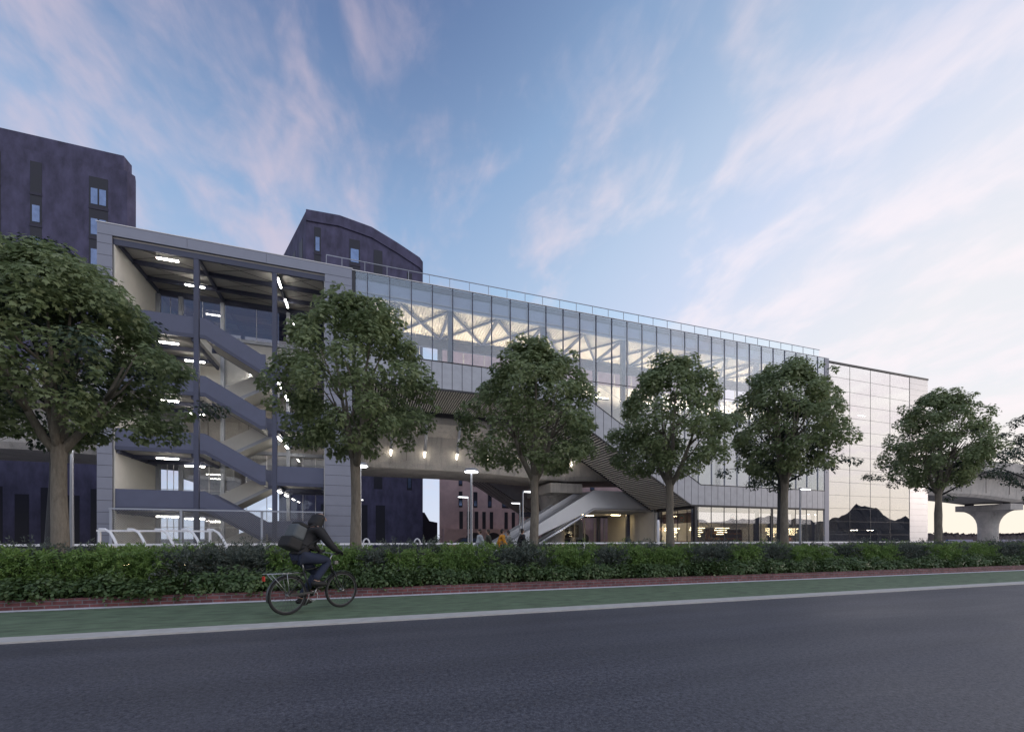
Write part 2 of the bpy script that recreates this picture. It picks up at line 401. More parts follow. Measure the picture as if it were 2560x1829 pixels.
# ridge across the road: only its reflection in the glass is seen
def ridge(name, pts, y0, y1, seed):
    rr = random.Random(seed); b = MB(); n = len(pts); vs = []; fs = []
    for j, y in enumerate((y0, (y0 * .6 + y1 * .4), (y0 + y1) / 2, y1)):
        k = (0, 1, .75, 0)[j]
        for x, h in pts: vs.append((x, y, h * k))
    for j in range(3):
        for i in range(n - 1): fs.append((j * n + i, j * n + i + 1, (j + 1) * n + i + 1, (j + 1) * n + i))
    b.add(vs, fs); return struct(b.build(name, M['hill']))
pts = []
for k in range(400):
    x = -260 + k * 2.0; t = max(0, min(1, (x - 60) / 120))
    G = lambda c, w: math.exp(-((x - c) / w) ** 2)
    h = 7.9 + 2.4 * t + .8 * sin(x * .11 + 2) + .45 * sin(x * .31) + .3 * sin(x * .83) + .22 * sin(x * 1.9 + 1) + 5.2 * G(228, 14) + 2.6 * G(221, 4) + 2.4 * G(237, 5) + 3.6 * G(257, 4) + 4.4 * G(268, 4)
    pts.append((x, max(2.5, h)))
rr = random.Random(3)
ridge('hills', pts, -62, -90, 4)
# far tree line on the right-hand horizon
pts = []; x = 150
while x < 900:
    pts.append((x, 3.5 + rr.uniform(-.6, 1.4))); x += rr.uniform(1.5, 5)
b = MB(); n = len(pts)
b.add([(x, 170, -.5) for x, h in pts] + [(x, 171, h) for x, h in pts] + [(x, 185, h * .9) for x, h in pts] + [(x, 186, -.5) for x, h in pts],
      [(j * n + i, j * n + i + 1, (j + 1) * n + i + 1, (j + 1) * n + i) for j in range(3) for i in range(n - 1)])
for i in range(700):
    x = rr.uniform(152, 880); z = 3.2 + rr.uniform(0, 2.2)
    b.add([(x - .25, 170.5 + rr.uniform(0, 6), z - 1), (x + .3, 170.5, z - .8), (x + rr.uniform(-.4, .4), 171, z + rr.uniform(0, .7))], [(0, 1, 2)])
o = b.build('distant_trees', M['tree_far']); o['kind'] = 'stuff'; o['label'] = 'dark line of distant trees on the right horizon'; o['category'] = 'trees'
for i, (x0, x1, y, lab) in enumerate([(122, 131, 60, 'long low blue barrier unit left of the right viaduct pier'), (141, 178, 62, 'long low blue barrier unit right of the viaduct pier at the frame edge')]):
    t = thing('site_barrier', lab, 'barrier', ((x0 + x1) / 2, y, 0), group='blue barrier units by the right pier')
    L = (x1 - x0) / 2
    MB().prism_x([(-.4, 0), (.4, 0), (.22, .5), (.18, 1.12), (-.18, 1.12), (-.22, .5)], -L, L).build('body', M['blue'], t)
    b = MB()
    for k in range(int(2 * L / 2.2)): b.box(-L + .4 + k * 2.2, -L + 1.3 + k * 2.2, -.36, -.30, .25, .42)
    b.build('slot', M['dark'], t)

# ================================================================== stair tower
TX, TY = -9.0, 35.0
tower = thing('stair_tower', 'open grey clad stair tower with scissor stairs and lit landings, left of the glass hall', 'building', (TX, TY, 0))
OFF = (TX, TY, 0)
def panels_vert(b, x0, x1, y0, y1, z0, z1, step, gap=.022):
    z = z0
    while z < z1 - .05:
        t = min(z + step, z1); b.box(x0, x1, y0, y1, z + gap / 2, t - gap / 2); z = t
def leg(x0, x1, step):
    b = MB(); panels_vert(b, x0, x1, 35.0, 35.10, 0, 21.1, step)
    o = b.build('wall_cladding', M['clad'], tower, OFF)
    MB().box(x0 + .02, x1 - .02, 35.05, 41.4, 0, 21.08).build('core', M['core'], o)
    return o
leg(-16.62, -15.83, .76); leg(-3.03, -1.12, .76)
b = MB()
for x0, x1 in ((-16.62, -11.7), (-11.7, -6.9), (-6.9, -1.12)): b.box(x0 + .008, x1 - .008, 35.0, 35.12, 21.115, 21.84)
b.build('fascia', M['clad'], tower, OFF)
rf = MB().box(-16.6, -1.14, 35.125, 41.5, 21.12, 21.80).build('roof', M['core'], tower, OFF)
MB().box(-16.66, -1.08, 34.97, 41.6, 21.842, 21.89).build('coping', M['wpaint'], rf)
# soffit, beams, columns
MB().box(-15.83, -3.03, 35.13, 41.4, 21.00, 21.10).build('ceiling', M['ceil'], tower, OFF)
for y, z in ((35.14, 20.62), (37.3, 20.70), (39.3, 20.70), (41.1, 20.55)):
    MB().box(-15.83, -3.03, y, y + .16, z, 20.995).build('roof_beam', M['steel'], tower, OFF)
for x in (-15.7, -11.23, -6.41, -3.15):
    MB().box(x - .09, x + .09, 35.31, 41.09, 20.74, 20.994).build('roof_beam', M['steel'], tower, OFF)
b = MB()
for x0, x1 in ((-15.6, -11.4), (-11.1, -6.6), (-6.3, -3.2)):
    for y0, y1 in ((35.4, 37.2), (37.5, 39.2), (39.5, 41.0)):
        b.bar((x0, y0, 20.93), (x1, y1, 20.93), .02); b.bar((x0, y1, 20.95), (x1, y0, 20.95), .02)
b.build('brace_rod', M['dark'], tower, OFF)
for x in (-11.23, -6.41): MB().box(x - .15, x + .15, 35.14, 35.44, 0, 20.6).build('column', M['steel'], tower, OFF)
for x in (-15.6, -14.1, -11.23, -6.41, -3.2): MB().box(x - .14, x + .14, 40.85, 41.08, 0, 20.54).build('column', M['steel_l'], tower, OFF)
MB().box(-15.82, -15.76, 35.15, 41.3, 0, 20.99).build('side_wall', M['cream'], tower, OFF)
MB().box(-3.10, -3.04, 35.15, 41.3, 0, 20.99).build('side_wall', M['cream'], tower, OFF)
# rear wall: solid boards between the transoms, glass above and below
bw = MB().box(-15.7, -3.1, 41.10, 41.2, 13.9, 17.55).build('rear_board', M['cream'], tower, OFF)
for z in (17.55, 13.6, 8.35): MB().box(-15.7, -3.1, 40.95, 41.25, z, z + .28).build('transom', M['steel_l'], tower, OFF)
for x0, x1 in ((-15.5, -14.2), (-14.0, -11.35), (-11.1, -6.55), (-6.3, -3.3)):
    gp = MB().box(x0, x1, 41.14, 41.16, 17.86, 20.5).build('rear_pane', M['smoked'], tower, OFF)
    MB().box((x0 + x1) / 2 - .012, (x0 + x1) / 2 + .012, 41.10, 41.13, 17.86, 20.5).build('glazing_bar', M['wpaint'], gp)
    gp = MB().box(x0, x1, 41.14, 41.16, .2, 8.3).build('rear_pane', M['clear'], tower, OFF)
    b = MB()
    for k in range(1, 3): xx = x0 + (x1 - x0) * k / 3; b.box(xx - .02, xx + .02, 41.08, 41.12, .2, 8.3)
    for z in (2.2, 5.2): b.box(x0, x1, 41.07, 41.115, z, z + .035)
    b.build('glazing_bar', M['wpaint'], gp)
# landings and flights
XL, XR = -11.05, -6.95
def landing(x0, x1, zf, front=True):
    o = MB().box(x0, x1, 35.27, 40.8, zf - .28, zf).build('landing', M['ceil'], tower, OFF)
    MB().box(x0, x1, 35.18, 35.25, zf - .08, zf + 1.10).build('parapet', M['para'], o)
    MB().box(x0, x1, 35.15, 35.265, zf - .34, zf - .085).build('edge_beam', M['steel'], o)
    b = MB()
    for y in (37.2, 39.2): b.box(x0, x1, y, y + .14, zf - .56, zf - .285)
    b.build('floor_beam', M['steel'], o)
    for k, s in enumerate((0, 1)):
        xx = x0 + .1 if s == 0 else x1 - .1
        MB().box(xx - .07, xx + .07, 35.3, 40.7, zf - .54, zf - .284).build('cross_beam', M['steel'], o)
    return o
def flight(xa, za, xb, zb, y0, y1, mat, name='stair_flight'):
    """sloping slab with steps between two solid balustrades"""
    n = 12; pts = []
    for i in range(n):
        x0 = xa + (xb - xa) * i / n; x1 = xa + (xb - xa) * (i + 1) / n; z0 = za + (zb - za) * i / n; z1 = za + (zb - za) * (i + 1) / n
        pts += [(x0, max(z0, z1)), (x1, max(z0, z1))] if zb > za else [(x0, z0), (x1, z0)]
    pts += [(xb, zb - .30), (xa, za - .30)]
    o = MB().prism_y(pts, y0 + .08, y1 - .08).build(name, M['ceil'], tower, OFF)
    s = 1 if xb > xa else -1
    for yy, mt in ((y0, mat), (y1 - .07, mat)):
        ext = .32 * s
        top = [(xa - ext, za + 1.1), (xa, za + 1.1), (xb, zb + 1.1), (xb + ext, zb + 1.1)]
        bot = [(xb + ext, zb - .06), (xb, zb - .06), (xa, za - .06), (xa - ext, za - .06)]
        MB().prism_y(top + bot, yy, yy + .07).build('parapet', mt, o)
        bt = [(xa - ext, za - .065), (xa, za - .065), (xb, zb - .065), (xb + ext, zb - .065), (xb + ext, zb - .33), (xb, zb - .33), (xa, za - .33), (xa - ext, za - .33)]
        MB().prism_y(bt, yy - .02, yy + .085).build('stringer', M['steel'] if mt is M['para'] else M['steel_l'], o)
    return o
for zf in (3.5, 7.5, 11.5, 15.5):
    landing(-15.74, -11.39, zf)
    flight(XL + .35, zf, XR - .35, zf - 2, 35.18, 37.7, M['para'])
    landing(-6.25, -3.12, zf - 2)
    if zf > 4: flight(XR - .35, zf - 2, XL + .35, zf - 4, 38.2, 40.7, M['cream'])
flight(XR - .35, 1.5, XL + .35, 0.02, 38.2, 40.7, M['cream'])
# light bars under every level
def light_bar(x, y, z, along):
    L = .62
    t = MB()
    if along == 'x': t.box(x - L, x + L, y - .05, y + .05, z - .07, z)
    else: t.box(x - .05, x + .05, y - L, y + L, z - .07, z)
    o = t.build('light_bar', M['tube'], tower, OFF)
    h = MB()
    if along == 'x': h.box(x - L - .08, x + L + .08, y - .07, y + .07, z + .003, z + .07)
    else: h.box(x - .07, x + .07, y - L - .08, y + L + .08, z + .003, z + .07)
    h.build('light_housing', M['steel_l'], o)
for z in (20.60, 14.86, 10.86, 6.86, 2.86):
    light_bar(-13.1, 35.8, z, 'x'); light_bar(-12.5, 38.9, z, 'x')
for z in (20.60, 12.86, 8.86, 4.86):
    light_bar(-6.30, 36.4, z, 'y'); light_bar(-6.30, 39.4, z, 'y')
for z in (14.9, 10.9, 6.9): light_bar(-8.6, 40.6, z, 'x')

# fence of woven wire in front of the stair
fence = thing('wire_fence', 'tall chain link fence with grey frame in front of the stair tower', 'fence', (-9.4, 34.6, 0))
FO = (-9.4, 34.6, 0)
for x in (-15.7, -11.9, -7.1, -3.2): MB().box(x - .07, x + .07, 34.55, 34.65, 0, 3.2).build('fence_post', M['steel_l'], fence, FO)
MB().box(-15.8, -3.1, 34.53, 34.67, 3.2, 3.30).build('top_rail', M['steel_l'], fence, FO)
b = MB(); x0, x1, h = -15.65, -3.25, 3.18; p = .15; k = x0 - h
while k < x1:
    for s in (0, 1):
        a, c = (k, 0.0), (k + h, h)
        if a[0] < x0: a = (x0, x0 - k)
        if c[0] > x1: c = (x1, x1 - k)
        if s: a, c = (x0 + x1 - a[0], a[1]), (x0 + x1 - c[0], c[1])
        b.bar((a[0], 34.60 + s * .012, a[1]), (c[0], 34.60 + s * .012, c[1]), .019, .010)
    k += p
b.build('wire_mesh', M['wire'], fence, FO)

# ================================================================== glass hall
HX, HY = 24.0, 35.0; HO = (HX, HY, 0)
hall = thing('station_hall', 'long glazed station hall on a raised louvred soffit, sloping down to a ground floor shop', 'building', (HX, HY, 0))
X0, X1, ZT = -.88, 49.05, 21.72
SL = tan(radians(29.9))
def sill(x): return 15.68 if x < 16.2 else max(6.75, 15.68 - (x - 16.2) * SL)
def low(x): return 13.42 if x < 15.3 else max(4.66, 13.42 - (x - 15.3) * SL)
def brk(f):
    return [16.2, 16.2 + (15.68 - 6.75) / SL] if f is sill else [15.3, 15.3 + (13.42 - 4.66) / SL]
def poly_between(xa, xb, top, f):
    xs = [xa] + [k for k in brk(f) if xa < k < xb] + [xb]
    return [(x, f(x)) for x in xs] + [(xb, top), (xa, top)]
mull = [1.655 * k for k in range(30)]
edges = [X0] + mull + [X1]
for xa, xb in zip(edges[:-1], edges[1:]):
    MB().prism_y(poly_between(xa + .03, xb - .03, ZT, sill), 35.0, 35.012).build('glass_panel', M['glass'], hall, HO)
for x in mull:
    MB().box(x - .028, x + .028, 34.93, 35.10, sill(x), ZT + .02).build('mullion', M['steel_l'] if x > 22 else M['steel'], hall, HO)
MB().box(-1.11, X0, 34.98, 35.4, 13.4, 21.75).build('corner_post', M['dark'], hall, HO)
MB().box(X1, 49.72, 34.95, 35.5, 0, 21.72).build('corner_post', M['clad'], hall, HO)
b = MB()
b.box(16.3, X1, 34.965, 35.03, 15.64, 15.68); b.box(24.2, X1, 34.965, 35.03, 11.13, 11.17)
b.build('transom', M['dark'], hall, HO)
# sloping spandrel band
def strip(f0, d0, f1, d1, xa, xb, y0, y1):
    xs = sorted({xa, xb, *[k for k in brk(f0) + brk(f1) if xa < k < xb]})
    return [(x, f0(x) + d0) for x in xs] + [(x, f1(x) + d1) for x in reversed(xs)]
b = MB(); x = X0
while x < X1 - .02:
    xb = min(x + .8275, X1)
    b.prism_y(strip(low, .05, sill, -.07, x + .022, xb - .022, 0, 0), 34.97, 35.03); x = xb
sp = b.build('spandrel', M['spand'], hall, HO)
MB().prism_y(strip(low, .0, sill, -.0, X0, X1, 0, 0), 35.035, 35.13).build('backing', M['core'], sp)
b = MB()
b.prism_y(strip(sill, -.065, sill, .01, X0, X1, 0, 0), 34.94, 35.034); b.prism_y(strip(low, -.10, low, .045, X0, X1, 0, 0), 34.94, 35.034)
b.build('sill', M['dark'], hall, HO)
# louvred soffit, flat part then slope
b = MB(); s = X0 + .1
xend = brk(low)[1]
so = MB().prism_y(strip(low, .05, low, .16, X0, xend + .1, 0, 0), 35.14, 41.4).build('soffit', M['core'], hall, HO)
while s < 15.3: b.box(s, s + .085, 35.1, 41.35, 13.33, 13.42); s += .21
s = 15.35
ca, sa = cos(radians(29.9)), sin(radians(29.9))
while s < xend - .05:
    z = low(s); b.add([(s + dx * ca - dz * sa * -1 * -1, y, z - dx * sa - dz * ca) for y in (35.1, 41.35) for dx, dz in ((-.05, -.02), (.05, -.02), (.05, .07), (-.05, .07))],
                      [(0, 1, 2, 3), (7, 6, 5, 4), (0, 4, 5, 1), (1, 5, 6, 2), (2, 6, 7, 3), (3, 7, 4, 0)]); s += .265
b.build('louvre', M['slat'], so)
# rear edge beam of the soffit
b = MB(); b.box(X0, 15.3, 41.36, 41.62, 12.95, 13.5)
b.prism_y(strip(low, -.16, low, .12, 15.3, xend, 0, 0), 41.36, 41.5)
b.build('edge_beam', M['dark'], hall, HO)
# roof and ceiling
rf = MB().box(-1.1, 49.72, 35.13, 41.6, 21.30, 21.73).build('roof', M['core'], hall, HO)
MB().box(-1.1, 49.72, 34.96, 35.125, 21.745, 21.80).build('coping', M['wpaint'], rf)
b = MB(); n = 0; vs = []; fs = []; x = X0
while x < 49.6:
    for y in (35.3, 41.35): vs += [(x, y, 20.34), (x + .10, y, 20.34), (x + .13, y, 20.29), (x + .23, y, 20.29)]
    k = n * 8; fs += [(k + i, k + i + 1, k + 4 + i + 1, k + 4 + i) for i in range(3)]
    if n: fs.append((k - 5, k, k + 4, k - 1))
    x += .26; n += 1
b.add(vs, fs); b.build('ceiling', M['corr'], hall, HO)
MB().box(X0, 49.6, 35.3, 41.5, 20.40, 21.28).build('roof_deck', M['core'], rf)
# frosted band behind the top of the glass with shelf lines
fb = MB().box(X0, X1, 35.24, 35.30, 20.02, 21.29).build('frosted_band', M['frost'], hall, HO)
b = MB(); b.box(X0, X1, 35.14, 35.235, 20.28, 20.36); b.box(X0, X1, 35.16, 35.235, 20.02, 20.08)
for x in mull: b.box(x - .10, x - .04, 35.15, 35.236, 20.40, 21.28)
b.build('frame', M['steel_l'], fb)
cols = [6.5, 14.8, 23.05, 31.35, 39.6, 47.8]
for x in cols:
    MB().box(x - .20, x + .20, 35.34, 35.72, 0 if x > 31 else low(x) + .25, 20.28).build('column', M['steel'], hall, HO)
    MB().box(x - .20, x + .20, 40.70, 41.05, 0 if x > 31 else low(x) + .25, 20.28).build('column', M['steel'], hall, HO)
xs = [-1.6, 2.4, 6.5, 10.65, 14.8, 18.9, 23.05, 27.2, 31.35, 35.5, 39.6, 43.7, 47.8]
for i, x in enumerate(xs):
    if x > 0: MB().box(x - .11, x + .11, 35.36, 40.68, 20.06, 20.28).build('roof_beam', M['steel'], hall, HO)
    if 0 < i and i < len(xs):
        a = max(xs[i - 1], X0)
        MB().bar((a, 35.5, 20.10), (x, 40.8, 20.10), .18, .16).build('roof_brace', M['steel'], hall, HO)
        MB().bar((a, 40.8, 20.14), (x, 35.5, 20.14), .16, .14).build('roof_brace', M['steel'], hall, HO)
        if i % 2 == 0 and i > 1:
            b = MB(); b.tube([(xs[i - 2], 40.9, 17.9), (x, 40.9, 14.2)], .035, 6); b.tube([(xs[i - 2], 40.9, 14.2), (x, 40.9, 17.9)], .035, 6)
            b.build('tie_rod', M['steel_l'], hall, HO)
MB().box(X0, 49.6, 40.72, 40.98, 19.25, 20.05).build('eaves_beam', M['steel'], hall, HO)
bw = MB().prism_y([(X0, 13.5), (31, 13.5), (31, 17.9), (X0, 17.9)], 41.06, 41.2).build('rear_parapet', M['cream'], hall, HO)
b = MB()
for k in range(23): b.box(.4 + k * 2.1, .46 + k * 2.1, 41.08, 41.16, 17.9, 19.3)
b.build('rear_post', M['cream'], hall, HO)
MB().box(31.0, 49.6, 41.06, 41.2, .1, 17.9).build('rear_wall', M['white'], hall, HO)
MB().prism_y([(16.5, 13.5), (31, 13.5), (31, 5.6), (xend, 5.0)], 41.06, 41.2).build('rear_wall', M['white'], hall, HO)
fl = MB().box(X0, 16.2, 35.15, 41.0, 13.62, 13.9).build('floor', M['ceil'], hall, HO)
MB().box(31.2, 49.0, 35.15, 41.0, 5.0, 5.3).build('floor', M['ceil'], hall, HO)
# inclined escalators inside the slope, with white balustrades
for y in (35.9, 38.6):
    o = MB().prism_y([(16.4, 13.95), (31.4, 5.35), (31.4, 5.05), (16.2, 13.65)], y, y + 1.7).build('escalator', M['dark'], hall, HO)
    for yy in (y - .06, y + 1.70):
        MB().prism_y([(15.4, 14.95), (17.2, 14.95), (31.5, 6.75), (34.6, 6.72), (35.1, 6.45), (35.1, 6.0), (34.7, 5.72), (31.6, 5.75), (17.0, 14.1), (15.4, 13.95)], yy, yy + .06).build('balustrade', M['white'], o)
for x, w in ((39.0, .9), (40.6, 1.4), (44.0, .7)):
    MB().prism_y([(x, 5.31), (x + w, 5.31), (x + w, 6.95), (x + .08, 7.05), (x, 6.9)], 36.4, 37.0).build('ticket_machine', M['white'], hall, HO)
# light troughs washing the ceiling
for k in range(8):
    x = 1.5 + k * 6.0
    zz = 15.9
    o = MB().box(x, x + 4.6, 39.75, 40.0, zz, zz + .12).build('uplight', M['steel'], hall, HO)
    MB().box(x + .03, x + 4.57, 39.78, 39.97, zz + .123, zz + .14).build('lens', M['upl'], o)
# guard rail on the roof
rl = MB(); rl.bar((-2.95, 35.3, 22.72), (48.7, 35.3, 22.72), .05, .05); rl.bar((-2.95, 35.3, 21.94), (48.7, 35.3, 21.94), .03, .03)
k = -2.95
while k < 48.8: rl.box(k - .02, k + .02, 35.28, 35.32, 21.80, 22.71); k += 1.655 if k > -2 else 1.1
ro = rl.build('roof_railing', M['steel_l'], hall, HO)
MB().box(9.9, 48.6, 35.296, 35.304, 21.97, 22.67).build('railing_glass', M['rail_glass'], ro)

# ---- shop on the ground floor of the hall
b = MB()
for x in [31.15] + [1.655 * k for k in range(19, 30)]: b.box(x - .025, x + .025, 35.02, 35.10, .05, 4.52)
for y in (36.2, 37.6, 39.0, 40.3): b.box(31.05, 31.12, y - .025, y + .025, .05, 4.4)
b.build('shopfront_frame', M['dark'], hall, HO)
MB().box(31.0, 31.3, 34.98, 35.28, 0, 4.6).build('corner_post', M['dark'], hall, HO)
MB().box(41.1, 41.3, 35.03, 35.2, 0, 4.6).build('column', M['dark'], hall, HO)
MB().box(31.31, 49.04, 35.05, 35.062, .05, 4.5).build('shop_window', M['shopglass'], hall, HO)
MB().box(31.08, 31.092, 35.3, 41.3, .05, 4.3).build('shop_window', M['clear'], hall, HO)
MB().box(31.0, 31.25, 35.3, 41.4, 4.30, 4.62).build('lintel', M['dark'], hall, HO)
MB().box(31.26, 49.0, 35.14, 41.05, 4.45, 4.60).build('shop_ceiling', M['ceil'], hall, HO)
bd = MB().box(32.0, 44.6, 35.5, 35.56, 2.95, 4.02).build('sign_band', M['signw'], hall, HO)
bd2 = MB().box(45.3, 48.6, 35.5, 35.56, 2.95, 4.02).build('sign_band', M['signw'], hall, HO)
bd3 = MB().box(31.5, 31.56, 35.6, 41.0, 2.95, 4.0).build('sign_band', M['brown'], hall, HO)
def round_sign(cx, cz, fn, parent):
    """scalloped teal ring with a small red word and a teal line under it"""
    b = MB(); n = 40; vs = []
    for k in range(n):
        a = 2 * pi * k / n; r = .40 + (.025 if k % 2 else -.012)
        for q in (r, r - .045): vs.append(fn(cx + q * cos(a), cz + q * sin(a)))
    b.add(vs, [(2 * k, 2 * k + 1, (2 * k + 3) % (2 * n), (2 * k + 2) % (2 * n)) for k in range(n)])
    for x0, x1, z0, z1 in ((-.2, .2, -.07, -.045), (-.12, .12, -.16, -.14)): b.add([fn(cx + x0, cz + z0), fn(cx + x1, cz + z0), fn(cx + x1, cz + z1), fn(cx + x0, cz + z1)], [(0, 1, 2, 3)])
    o = b.build('round_emblem', M['teal'], parent, HO)
    b = MB()
    for k in range(6):
        x = -.22 + k * .075; hgt = (.12, .08, .08, .12, .08, .08)[k]
        b.add([fn(cx + x, cz + .01), fn(cx + x + .055, cz + .01), fn(cx + x + .055, cz + .01 + hgt), fn(cx + x, cz + .01 + hgt)], [(0, 1, 2, 3)])
    b.add([fn(cx - .03, cz - .27), fn(cx + .03, cz - .27), fn(cx, cz - .2)], [(0, 1, 2)])
    b.build('lettering', M['redink'], o)
round_sign(36.4, 3.48, lambda x, z: (x, 35.495, z), bd); round_sign(46.6, 3.42, lambda x, z: (x, 35.495, z), bd2)
round_sign(37.5, 3.42, lambda y, z: (31.494, y, z), bd3)
MB().box(31.3, 49.0, 46.0, 46.2, 0, 4.4).build('shop_rear_wall', M['darkbrown'], hall, HO)
for i, (x0, x1) in enumerate(((36.2, 38.4), (38.7, 40.9))):
    sh = thing('bread_shelf', 'wooden bakery shelf rack with loaves, ' + ('left' if i == 0 else 'right') + ' of the pair seen in the shop window', 'shelf', (x0, 38.6, 0), group='bread shelves in the shop')
    b = MB(); b.box(0, .06, 0, .6, 0, 2.35); b.box(x1 - x0 - .06, x1 - x0, 0, .6, 0, 2.35); b.box(.06, x1 - x0 - .06, .55, .6, 0, 2.35)
    for z in (.55, 1.15, 1.75, 2.3): b.box(.06, x1 - x0 - .06, .01, .54, z - .04, z)
    b.build('rack', M['wood'], sh)
    b = MB()
    for z in (.55, 1.15, 1.75):
        for k in range(11):
            x = .15 + k * (x1 - x0 - .3) / 10
            b.tube([(x - .04, .05, z + .09 + .03 * (k % 2)), (x, .2, z + .13 + .04 * (k % 3)), (x + .05, .45, z + .14)], [.05, .085, .04], 6)
    b.build('loaf', M['bread'], sh)
o = MB().box(34.6, 41.4, 38.5, 38.9, 2.55, 3.05).build('canopy_board', M['cream'], hall, HO)
ct = thing('counter', 'dark brown shop counter left of the bread shelves', 'counter', (33.6, 38.6, 0))
b = MB().prism_x([(0, 0), (.7, 0), (.7, 1.0), (-.05, 1.0), (-.05, .92), (0, .9)], -1.6, 2.2); b.build('body', M['brown'], ct)
MB().box(-1.7, 2.3, -.1, .75, 1.003, 1.05).build('top', M['wood'], ct)
def pendant(x, y, z, lab, n=5):
    t = thing('pendant_light', lab, 'lamp', (x, y, z), group='stepped tube pendants in the shop')
    for k in range(n):
        L = .95 - k * .14; dx = .12 * (-1) ** k
        MB().tube([(dx - L, 0, -k * .22), (dx + L, 0, -k * .22)], .036, 6).build('tube', M['pend'], t)
    MB().box(-.012, .012, -.012, .012, -n * .22 + .15, 4.44 - z).build('cable', M['dark'], t)
pendant(33.2, 37.2, 2.45, 'stepped pendant of glowing tubes just inside the shop corner'); pendant(36.3, 37.0, 2.45, 'stepped pendant of glowing tubes above the counter by the bread shelves', 4)
pendant(31.9, 39.6, 2.45, 'stepped pendant of glowing tubes seen through the shop side window')
pendant(43.7, 37.2, 2.45, 'stepped pendant of glowing tubes between the two sign bands'); pendant(46.6, 37.0, 2.45, 'stepped pendant of glowing tubes under the right round sign', 4)
pendant(48.0, 39.0, 2.4, 'stepped pendant of glowing tubes at the far right of the shop', 4)

# ================================================================== glazed tower at the right end
RX = 58.5; RO = (RX, 35, 0)
rt = thing('glazed_stair_tower', 'tall mirror glazed stair tower with pale panelled edge at the right end', 'building', (RX, 35, 0))
gx = [49.74, 53.17, 56.67, 60.15, 63.75]; gz = [0.15 + .9 * 0] + [21.3 - 1.5 * k for k in range(14, -1, -1)]
gz = [.05] + [z for z in gz if z > .4]
for xa, xb in zip(gx[:-1], gx[1:]):
    for za, zb in zip(gz[:-1], gz[1:]):
        MB().box(xa + .02, xb - .02, 35.0, 35.012, za + .015, zb - .015).build('glass_pane', M['glassr'], rt, RO)
b = MB()
for x in gx[1:]: b.box(x - .018, x + .018, 34.985, 35.05, .05, 21.3)
for z in gz: b.box(gx[0], gx[-1], 34.988, 35.045, z - .013, z + .013)
b.build('glazing_grid', M['dark'], rt, RO)
b = MB(); z = 0
while z < 21.25: b.box(63.78, 67.25, 34.97, 35.07, z + .008, min(z + .71, 21.3) - .008); z += .71
pc = b.build('edge_cladding', M['cladr'], rt, RO)
MB().box(63.79, 67.22, 35.075, 41.4, 0, 21.28).build('core', M['core'], pc)
MB().box(49.73, 67.32, 34.92, 41.6, 21.31, 21.52).build('roof', M['dark'], rt, RO)
MB().box(49.75, 63.78, 41.2, 41.35, 0, 21.3).build('rear_wall', M['cream'], rt, RO)
for k in range(4):
    MB().box(53.4 + k * 1.75, 54.7 + k * 1.75, 41.16, 41.195, 16.3, 18.1).build('rear_window', M['bgpane'], rt, RO)
def rt_stair(z0):
    o = MB().box(56.9, 63.7, 35.6, 40.6, z0 - .3, z0).build('landing', M['ceil'], rt, RO)
    MB().box(56.7, 63.7, 35.5, 35.58, z0 - .3, z0 + 1.15).build('parapet', M['spand'], o)
    o2 = MB().prism_y([(53.0, z0 + 1.9), (56.7, z0), (56.7, z0 - .3), (53.0, z0 + 1.6)], 35.6, 37.6).build('stair_flight', M['ceil'], rt, RO)
    MB().prism_y([(53.0, z0 + 3.0), (56.7, z0 + 1.15), (56.7, z0 - .3), (53.0, z0 + 1.55)], 35.5, 35.58).build('parapet', M['spand'], o2)
    o3 = MB().box(49.8, 53.0, 35.6, 40.6, z0 + 1.6, z0 + 1.9).build('landing', M['ceil'], rt, RO)
    MB().box(49.8, 53.0, 35.5, 35.58, z0 + 1.55, z0 + 3.0).build('parapet', M['spand'], o3)
    o4 = MB().prism_y([(53.0, z0 + 1.9), (56.7, z0 + 3.8), (56.7, z0 + 3.5), (53.0, z0 + 1.6)], 38.2, 40.4).build('stair_flight', M['ceil'], rt, RO)
for z0 in (2.75, 6.55, 10.35, 14.15): rt_stair(z0)
o = MB().prism_y([(49.8, .95), (53.4, .95), (55.6, .05), (49.8, .05)], 35.6, 37.6).build('stair_flight', M['ceil'], rt, RO)
MB().prism_y([(49.8, 2.1), (53.4, 2.1), (56.6, .75), (56.6, .05), (49.8, .05)], 35.5, 35.58).build('parapet', M['spand'], o)
for z0 in (2.75,):  # bars added inside so the stair shows through the glass
    for x, z in ((51.2, z0 + 1.53), (58.6, z0 - .32), (61.6, z0 - .32)):
        MB().box(x - .6, x + .6, 38.0, 38.12, z - .07, z).build('light_bar', M['tube'], rt, RO)
for x in (52.3, 59.6): MB().box(x - .15, x + .15, 35.7, 35.95, 0, 21.2).build('column', M['steel_l'], rt, RO)
for z in (17.4,):
    MB().box(60.0, 62.2, 39.0, 39.1, z, z + .06).build('light_bar', M['tube'], rt, RO)

